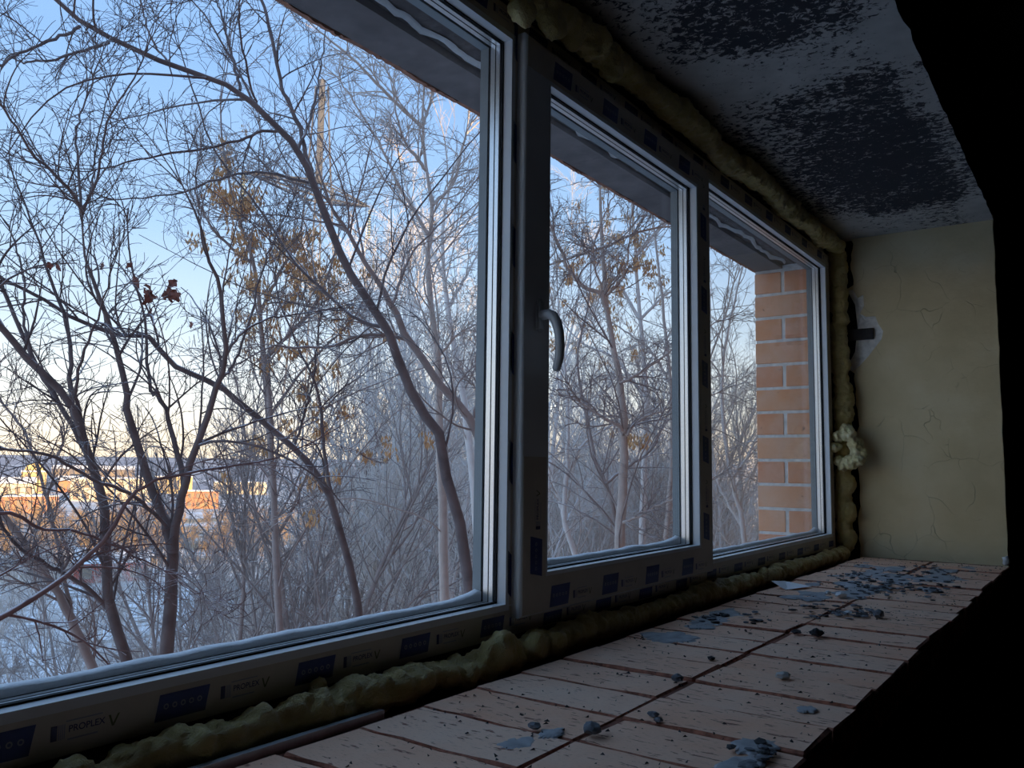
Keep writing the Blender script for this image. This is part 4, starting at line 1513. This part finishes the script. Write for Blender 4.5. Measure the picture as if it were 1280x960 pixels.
# ------------------------------------------------------------------ woodland copies further out
def wood_variant(seed, h, mat, nb=20, m2=9, m3=6, tw=0.006, lean=0.12, stems=1):
    global rng
    rng = np.random.default_rng(seed)
    trunks, tr_r = [], []
    for s in range(stems):
        dirs = np.array([[rng.normal(0, lean), rng.normal(0, lean), 1.0]])
        p_, r_ = grow(np.array([[rng.normal(0, 0.15) * (stems > 1), rng.normal(0, 0.15) * (stems > 1), -0.4]]), dirs, np.array([h * rng.uniform(.85, 1.0)]), np.array([h * 0.0075 / math.sqrt(stems)]), 16, 0.09, 0.25, 0.12)
        trunks.append(p_[0])
        tr_r.append(r_[0])
    P1, R1 = np.array(trunks), np.array(tr_r)
    me_t = tube_mesh('trunk', [(P1, R1, 7)])
    st, d_, ln, r_ = spawn(P1, R1, nb, 0.22, 0.97, 0.62, 0.40, 0.55, tw * 1.4)
    d_ = unit(d_ + np.array([0, 0, 0.35]))
    g1, q1 = grow(st, d_, ln, r_, 9, 0.16, 0.45, 0.3)
    st, d_, ln, r_ = spawn(g1, q1, m2, 0.15, 0.97, 0.65, 0.50, 0.55, tw)
    g2, q2 = grow(st, d_, ln, np.minimum(r_, 0.018), 6, 0.18, 0.35, 0.45)
    st, d_, ln, r_ = spawn(g2, q2, m3, 0.2, 0.98, 0.65, 0.52, 0.7, tw * 0.8)
    g3, q3 = grow(st, d_, np.clip(ln, 0.12, 1.2), np.minimum(r_, 0.009), 4, 0.2, 0.3, 0.6)
    me_c = tube_mesh('crown', [(g1, q1, 4), (g2, q2, 3), (g3, q3, 3)])
    me_t.materials.append(mat)
    me_c.materials.append(mat)
    return me_t, me_c


woods = [wood_variant(100 + i, 15.0, m_, nb=24, m2=11, m3=8, tw=0.0052) for i, m_ in enumerate((M_bark_frost_haze, M_bark_frost_haze, M_bark_grey, M_bark_frost_haze, M_bark_grey))]
shrubs = [wood_variant(200 + i, 4.2, m_, nb=5, m2=8, m3=5, tw=0.004, lean=0.45, stems=9) for i, m_ in enumerate((M_bark_grey, M_bark_mid, M_bark_frost_haze))]


def place_tree(name, var, pos, scale, label, cat, group):
    r_ = empty(name, pos)
    r_.rotation_euler.z = random.uniform(0, 6.28)
    r_.scale = (scale,) * 3
    tag(r_, label, cat, group)
    for nm, me in zip(('trunk', 'crown'), var):
        c_ = bpy.data.objects.new(nm, me)
        col.objects.link(c_)
        c_.parent = r_
        if nm == 'crown':
            c_['kind'] = 'stuff'
    return r_


# bearings are measured as picture columns at the horizon; distance grows behind the first trees
n_t = 0
for i in range(112):
    q = random.random()
    pxx = 350 + 700 * q ** 0.8
    d = 14 + 55 * random.random() ** 1.2
    if pxx < 470:
        d = max(d, 24)
    p_ = at(pxx, 578, d)
    if p_[1] < 8.5:
        continue
    sc_t = random.uniform(0.75, 1.15) * (1.0 if pxx < 640 else random.uniform(0.72, 1.0))
    if pxx < 470:
        sc_t *= random.uniform(0.55, 0.8)
    place_tree('woodland_tree', woods[random.randrange(5)], (p_[0], p_[1], ground_z(p_[0], p_[1])), sc_t,
               'bare frosted tree in the dense wood behind the nearest trunks', 'tree', 'frosted woodland trees')
# the wood goes on beyond the right pane
for i in range(30):
    pxx = random.uniform(800, 985)
    d = random.uniform(28, 65)
    p_ = at(pxx, 578, d)
    if p_[1] < 8.5:
        continue
    place_tree('woodland_tree', woods[random.randrange(5)], (p_[0], p_[1], ground_z(p_[0], p_[1])), random.uniform(0.8, 1.1),
               'bare frosted tree in the dense wood behind the nearest trunks', 'tree', 'frosted woodland trees')
# darker, branchy trees filling the middle of the left pane
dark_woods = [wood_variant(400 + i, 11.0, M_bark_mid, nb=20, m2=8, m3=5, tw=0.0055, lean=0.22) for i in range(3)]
for i in range(20):
    pxx = random.uniform(120, 500)
    d = random.uniform(15, 40)
    p_ = at(pxx, 578, d)
    place_tree('thicket_tree', dark_woods[i % 3], (p_[0], p_[1], ground_z(p_[0], p_[1])), random.uniform(0.75, 1.05) + (0.25 if pxx > 300 else -0.05),
               'grey brown bare tree in the tangle behind the near trunks of the left pane', 'tree', 'tangled trees behind the left pane')
# low young trees on the slope towards the town
for i in range(46):
    pxx = random.uniform(-140, 430)
    d = random.uniform(20, 85)
    p_ = at(pxx, 578, d)
    place_tree('young_tree', woods[random.randrange(5)], (p_[0], p_[1], ground_z(p_[0], p_[1])), random.uniform(0.28, 0.50) * (0.8 + d / 140),
               'small bare tree on the snowy slope below the left pane', 'tree', 'young trees on the slope')
for i in range(190):
    pxx = random.uniform(-150, 1000)
    d = random.uniform(11, 60)
    p_ = at(pxx, 578, d)
    if p_[1] < 5:
        continue
    place_tree('shrub', shrubs[random.randrange(3)], (p_[0], p_[1], ground_z(p_[0], p_[1])), random.uniform(0.6, 1.25),
               'leafless frosted shrub in the snow under the trees', 'shrub', 'frosted shrubs under the trees')
# sunlit scrub before the town
ochre = []
for i in range(2):
    t_, c_ = wood_variant(300 + i, 7.0, M_bark_ochre, nb=18, m2=8, m3=5, tw=0.03, lean=0.3, stems=2)
    ochre.append((t_, c_))
for i in range(290):
    pxx = random.uniform(-120, 470)
    d = 180 + 200 * random.random() ** 1.4
    p_ = at(pxx, 578, d)
    place_tree('scrub_tree', ochre[i % 2], (p_[0], p_[1], ground_z(p_[0], p_[1])), random.uniform(0.8, 1.5),
               'small sunlit ochre tree in front of the distant town', 'tree', 'sunlit trees before the town')

# ------------------------------------------------------------------ lattice pylon
PD = 50.0
pb = at(386, 578, PD)
gz = ground_z(pb[0], pb[1])
pyl = empty('power_pylon', (pb[0], pb[1], gz))
tag(pyl, 'tall lattice power pylon behind the leaning trunks', 'pylon')
top_z = at(385, 106, PD)[2]
arm_z = at(385, 240, PD)[2]
aL, aR = at(303, 260, PD - 2.5), at(463, 228, PD + 2.0)
ax_dir = Vector((aR[0] - aL[0], aR[1] - aL[1], 0)).normalized()
ay_dir = Vector((-ax_dir.y, ax_dir.x, 0))


def bars(name, segs, r_, mat, parent, sides=4):
    pts = np.array([[a, b_] for a, b_ in segs], float)
    rad = np.full((len(segs), 2), r_)
    me = tube_mesh(name, [(pts, rad, sides)])
    me.polygons.foreach_set('use_smooth', [False] * len(me.polygons))
    return link(name, me, mat, parent)


def corner(z_, k_):
    t = (z_ - gz) / (top_z - gz)
    hw = 1.7 * (1 - t) ** 1.1 + 0.26
    sx_, sy_ = ((-1, -1), (1, -1), (1, 1), (-1, 1))[k_]
    q = Vector((pb[0], pb[1], z_)) + ax_dir * hw * sx_ + ay_dir * hw * sy_
    return tuple(q)


levels = list(np.linspace(gz, top_z, 26))
for k in range(4):
    bars('leg', [(corner(a, k), corner(b_, k)) for a, b_ in zip(levels, levels[1:])], 0.07, M_mast, pyl)
for k in range(4):
    segs = []
    for i, (a, b_) in enumerate(zip(levels, levels[1:])):
        segs.append((corner(a, k), corner(b_, (k + 1) % 4)) if i % 2 else (corner(a, (k + 1) % 4), corner(b_, k)))
    bars('brace', segs, 0.035, M_mast, pyl)
for end in (aL, aR):
    E2 = Vector((end[0], end[1], arm_z))
    segs = []
    for dz_ in (-0.45, 0.55):
        for k in range(4):
            segs.append((corner(arm_z + dz_, k), tuple(E2)))
    for t in (0.3, 0.55, 0.78):
        a1, a2 = [Vector(corner(arm_z + 0.55, k)).lerp(E2, t) for k in (0, 2)]
        b1, b2 = [Vector(corner(arm_z - 0.45, k)).lerp(E2, t) for k in (0, 2)]
        segs += [(tuple(a1), tuple(b2)), (tuple(a2), tuple(b1)), (tuple(a1), tuple(b1))]
    bars('crossarm', segs, 0.045, M_mast, pyl)
    bm = bmesh.new()
    for i in range(11):
        mtx = Matrix.Translation(E2 + Vector((0, 0, -0.25 - 0.17 * i)) - pyl.location)
        bmesh.ops.create_cone(bm, cap_ends=True, segments=10, radius1=0.13, radius2=0.05, depth=0.11, matrix=mtx)
    bm_obj('insulator_string', bm, M_insul, pyl, loc=(0, 0, 0))
bars('peak', [((pb[0], pb[1], top_z - 6), (pb[0], pb[1], top_z + 0.4))], 0.20, M_mast, pyl, 6)
for dx_, dz_, lab in ((-4.6, -2.1, 'thin power line hanging from the left end of the pylon arm'), (4.6, -2.1, 'thin power line hanging from the right end of the pylon arm'), (0, 6.0, 'thin wire at the top of the pylon')):
    E2 = Vector((pb[0], pb[1], arm_z + dz_)) + ax_dir * dx_ if dz_ < 5 else Vector((pb[0], pb[1], top_z + 0.3))
    wire = []
    for i in range(25):
        t = -1 + 2 * i / 24
        q = E2 + ay_dir * 130 * t + Vector((0, 0, -(1 - (abs(t) * 2 - 1) ** 2) * 3.0 - abs(t) * 5))
        if q.y > 9:
            wire.append(tuple(q))
    me = tube_mesh('power_line', [(np.array([wire]), np.full((1, len(wire)), 0.022), 4)])
    tag(link('power_line', me, M_steel), lab, 'wire')

# ------------------------------------------------------------------ distant town
M_yel = plain('yellow_facade', (0.72, 0.55, 0.26), 0.9, var=0.08, scale=0.4)
M_cream = plain('cream_facade', (0.74, 0.66, 0.48), 0.9, var=0.08, scale=0.4)
M_orange = plain('orange_brick_facade', (0.55, 0.27, 0.15), 0.9, var=0.12, scale=0.4)
M_red = plain('red_shed_boards', (0.40, 0.12, 0.09), 0.9, var=0.2, scale=1.5)
M_grey = plain('grey_shed_boards', (0.22, 0.20, 0.20), 0.9, var=0.2, scale=1.5)
M_pane = plain('far_window', (0.30, 0.24, 0.18), 0.2, var=0.1)


def building(pxc, pyb, wpx, hpx, mat, label, depth_m=12.0, rows=2, cols=5, roof='flat', turn=0.0, name='building'):
    q, d = ground_hit(pxc, pyb)
    s_ = d / FPX
    w_, h_ = wpx * s_, hpx * s_
    root = empty(name, tuple(q))
    view = math.atan2(q[1] - CAM[1], q[0] - CAM[0]) - math.pi / 2
    root.rotation_euler.z = view + turn
    tag(root, label, 'building')
    bm_ = bmesh.new()
    add_box(bm_, -w_ / 2, w_ / 2, 0, depth_m, -2, h_)
    bm_obj('wall', bm_, mat, root, loc=(0, 0, 0))
    bm_ = bmesh.new()
    if roof == 'flat':
        add_box(bm_, -w_ / 2 - .3, w_ / 2 + .3, -.3, depth_m + .3, h_, h_ + max(0.5, 0.07 * h_))
    else:
        rh = 0.45 * min(h_, depth_m)
        a = [bm_.verts.new(c_) for c_ in ((-w_ / 2 - .4, -.5, h_), (w_ / 2 + .4, -.5, h_), (w_ / 2 + .4, depth_m + .5, h_), (-w_ / 2 - .4, depth_m + .5, h_), (-w_ / 2 - .4, depth_m / 2, h_ + rh), (w_ / 2 + .4, depth_m / 2, h_ + rh))]
        for f_ in ((0, 1, 5, 4), (2, 3, 4, 5), (0, 4, 3), (1, 2, 5), (0, 3, 2, 1)):
            bm_.faces.new([a[i] for i in f_])
    bm_obj('roof', bm_, M_snow, root, loc=(0, 0, 0))
    if cols:
        cw, ch = w_ / cols, h_ / rows
        me = bpy.data.meshes.new('far_window')
        bb_ = bmesh.new()
        add_box(bb_, -cw * .22, cw * .22, -0.12, 0.1, -ch * .27, ch * .27)
        bb_.to_mesh(me)
        bb_.free()
        me.materials.append(M_pane)
        for i in range(cols):
            for j in range(rows):
                o_ = bpy.data.objects.new('window', me)
                col.objects.link(o_)
                o_.parent = root
                o_.location = (-w_ / 2 + cw * (i + .5), 0, ch * (j + .52))
    return root, w_, h_


rt, w_, h_ = building(41, 618, 24, 24, M_yel, 'tall sunlit yellow tower house at the far left of the town', 8, 2, 2, 'flat')
bm = bmesh.new()
for i in range(13):
    a = math.pi * i / 12
    bm.verts.new((w_ * .40 * math.cos(a), 0.0, h_ + w_ * .42 * math.sin(a)))
vs = bm.verts[:]
vb = [bm.verts.new((v_.co.x, 8, v_.co.z)) for v_ in vs]
for i in range(12):
    bm.faces.new((vs[i], vs[i + 1], vb[i + 1], vb[i]))
bm.faces.new(vs[::-1])
bm.faces.new(vb)
bm_obj('round_gable', bm, M_yel, rt, loc=(0, 0, 0))
building(142, 628, 88, 26, M_cream, 'long sunlit cream block behind the V-forked tree', 14, 2, 8)
building(205, 616, 60, 18, M_yel, 'pale yellow sunlit hall with snowy roof right of the cream block', 14, 1, 5)
building(14, 622, 44, 15, M_cream, 'low sunlit cream house at the left picture edge', 10, 1, 4, 'gable')
building(86, 617, 22, 14, M_orange, 'small orange house between tower and cream block', 9, 1, 3, 'gable')
building(252, 636, 36, 20, M_orange, 'orange brick house right of the V-forked tree', 10, 2, 4)
building(30, 642, 64, 18, M_orange, 'low orange brick building below the yellow tower', 10, 1, 6)
building(300, 618, 60, 14, M_cream, 'far sunlit cream building behind the thicket', 12, 1, 5)
building(90, 596, 40, 9, M_grey, 'distant grey house with snowy roof below the ridge', 12, 1, 4, 'gable')
building(140, 598, 46, 10, M_grey, 'distant long grey roofed house beside the tower', 12, 1, 5, 'gable')
building(138, 729, 74, 22, M_red, 'dark red wooden shed down on the shaded slope', 6, 1, 3, 'gable', name='shed')
building(45, 712, 120, 14, M_grey, 'long grey shed row with snowy roof at the left edge', 6, 1, 0, 'gable', name='shed')
building(190, 706, 60, 10, M_grey, 'small grey shed behind the thick V-forked trunk', 6, 1, 0, 'gable', name='shed')
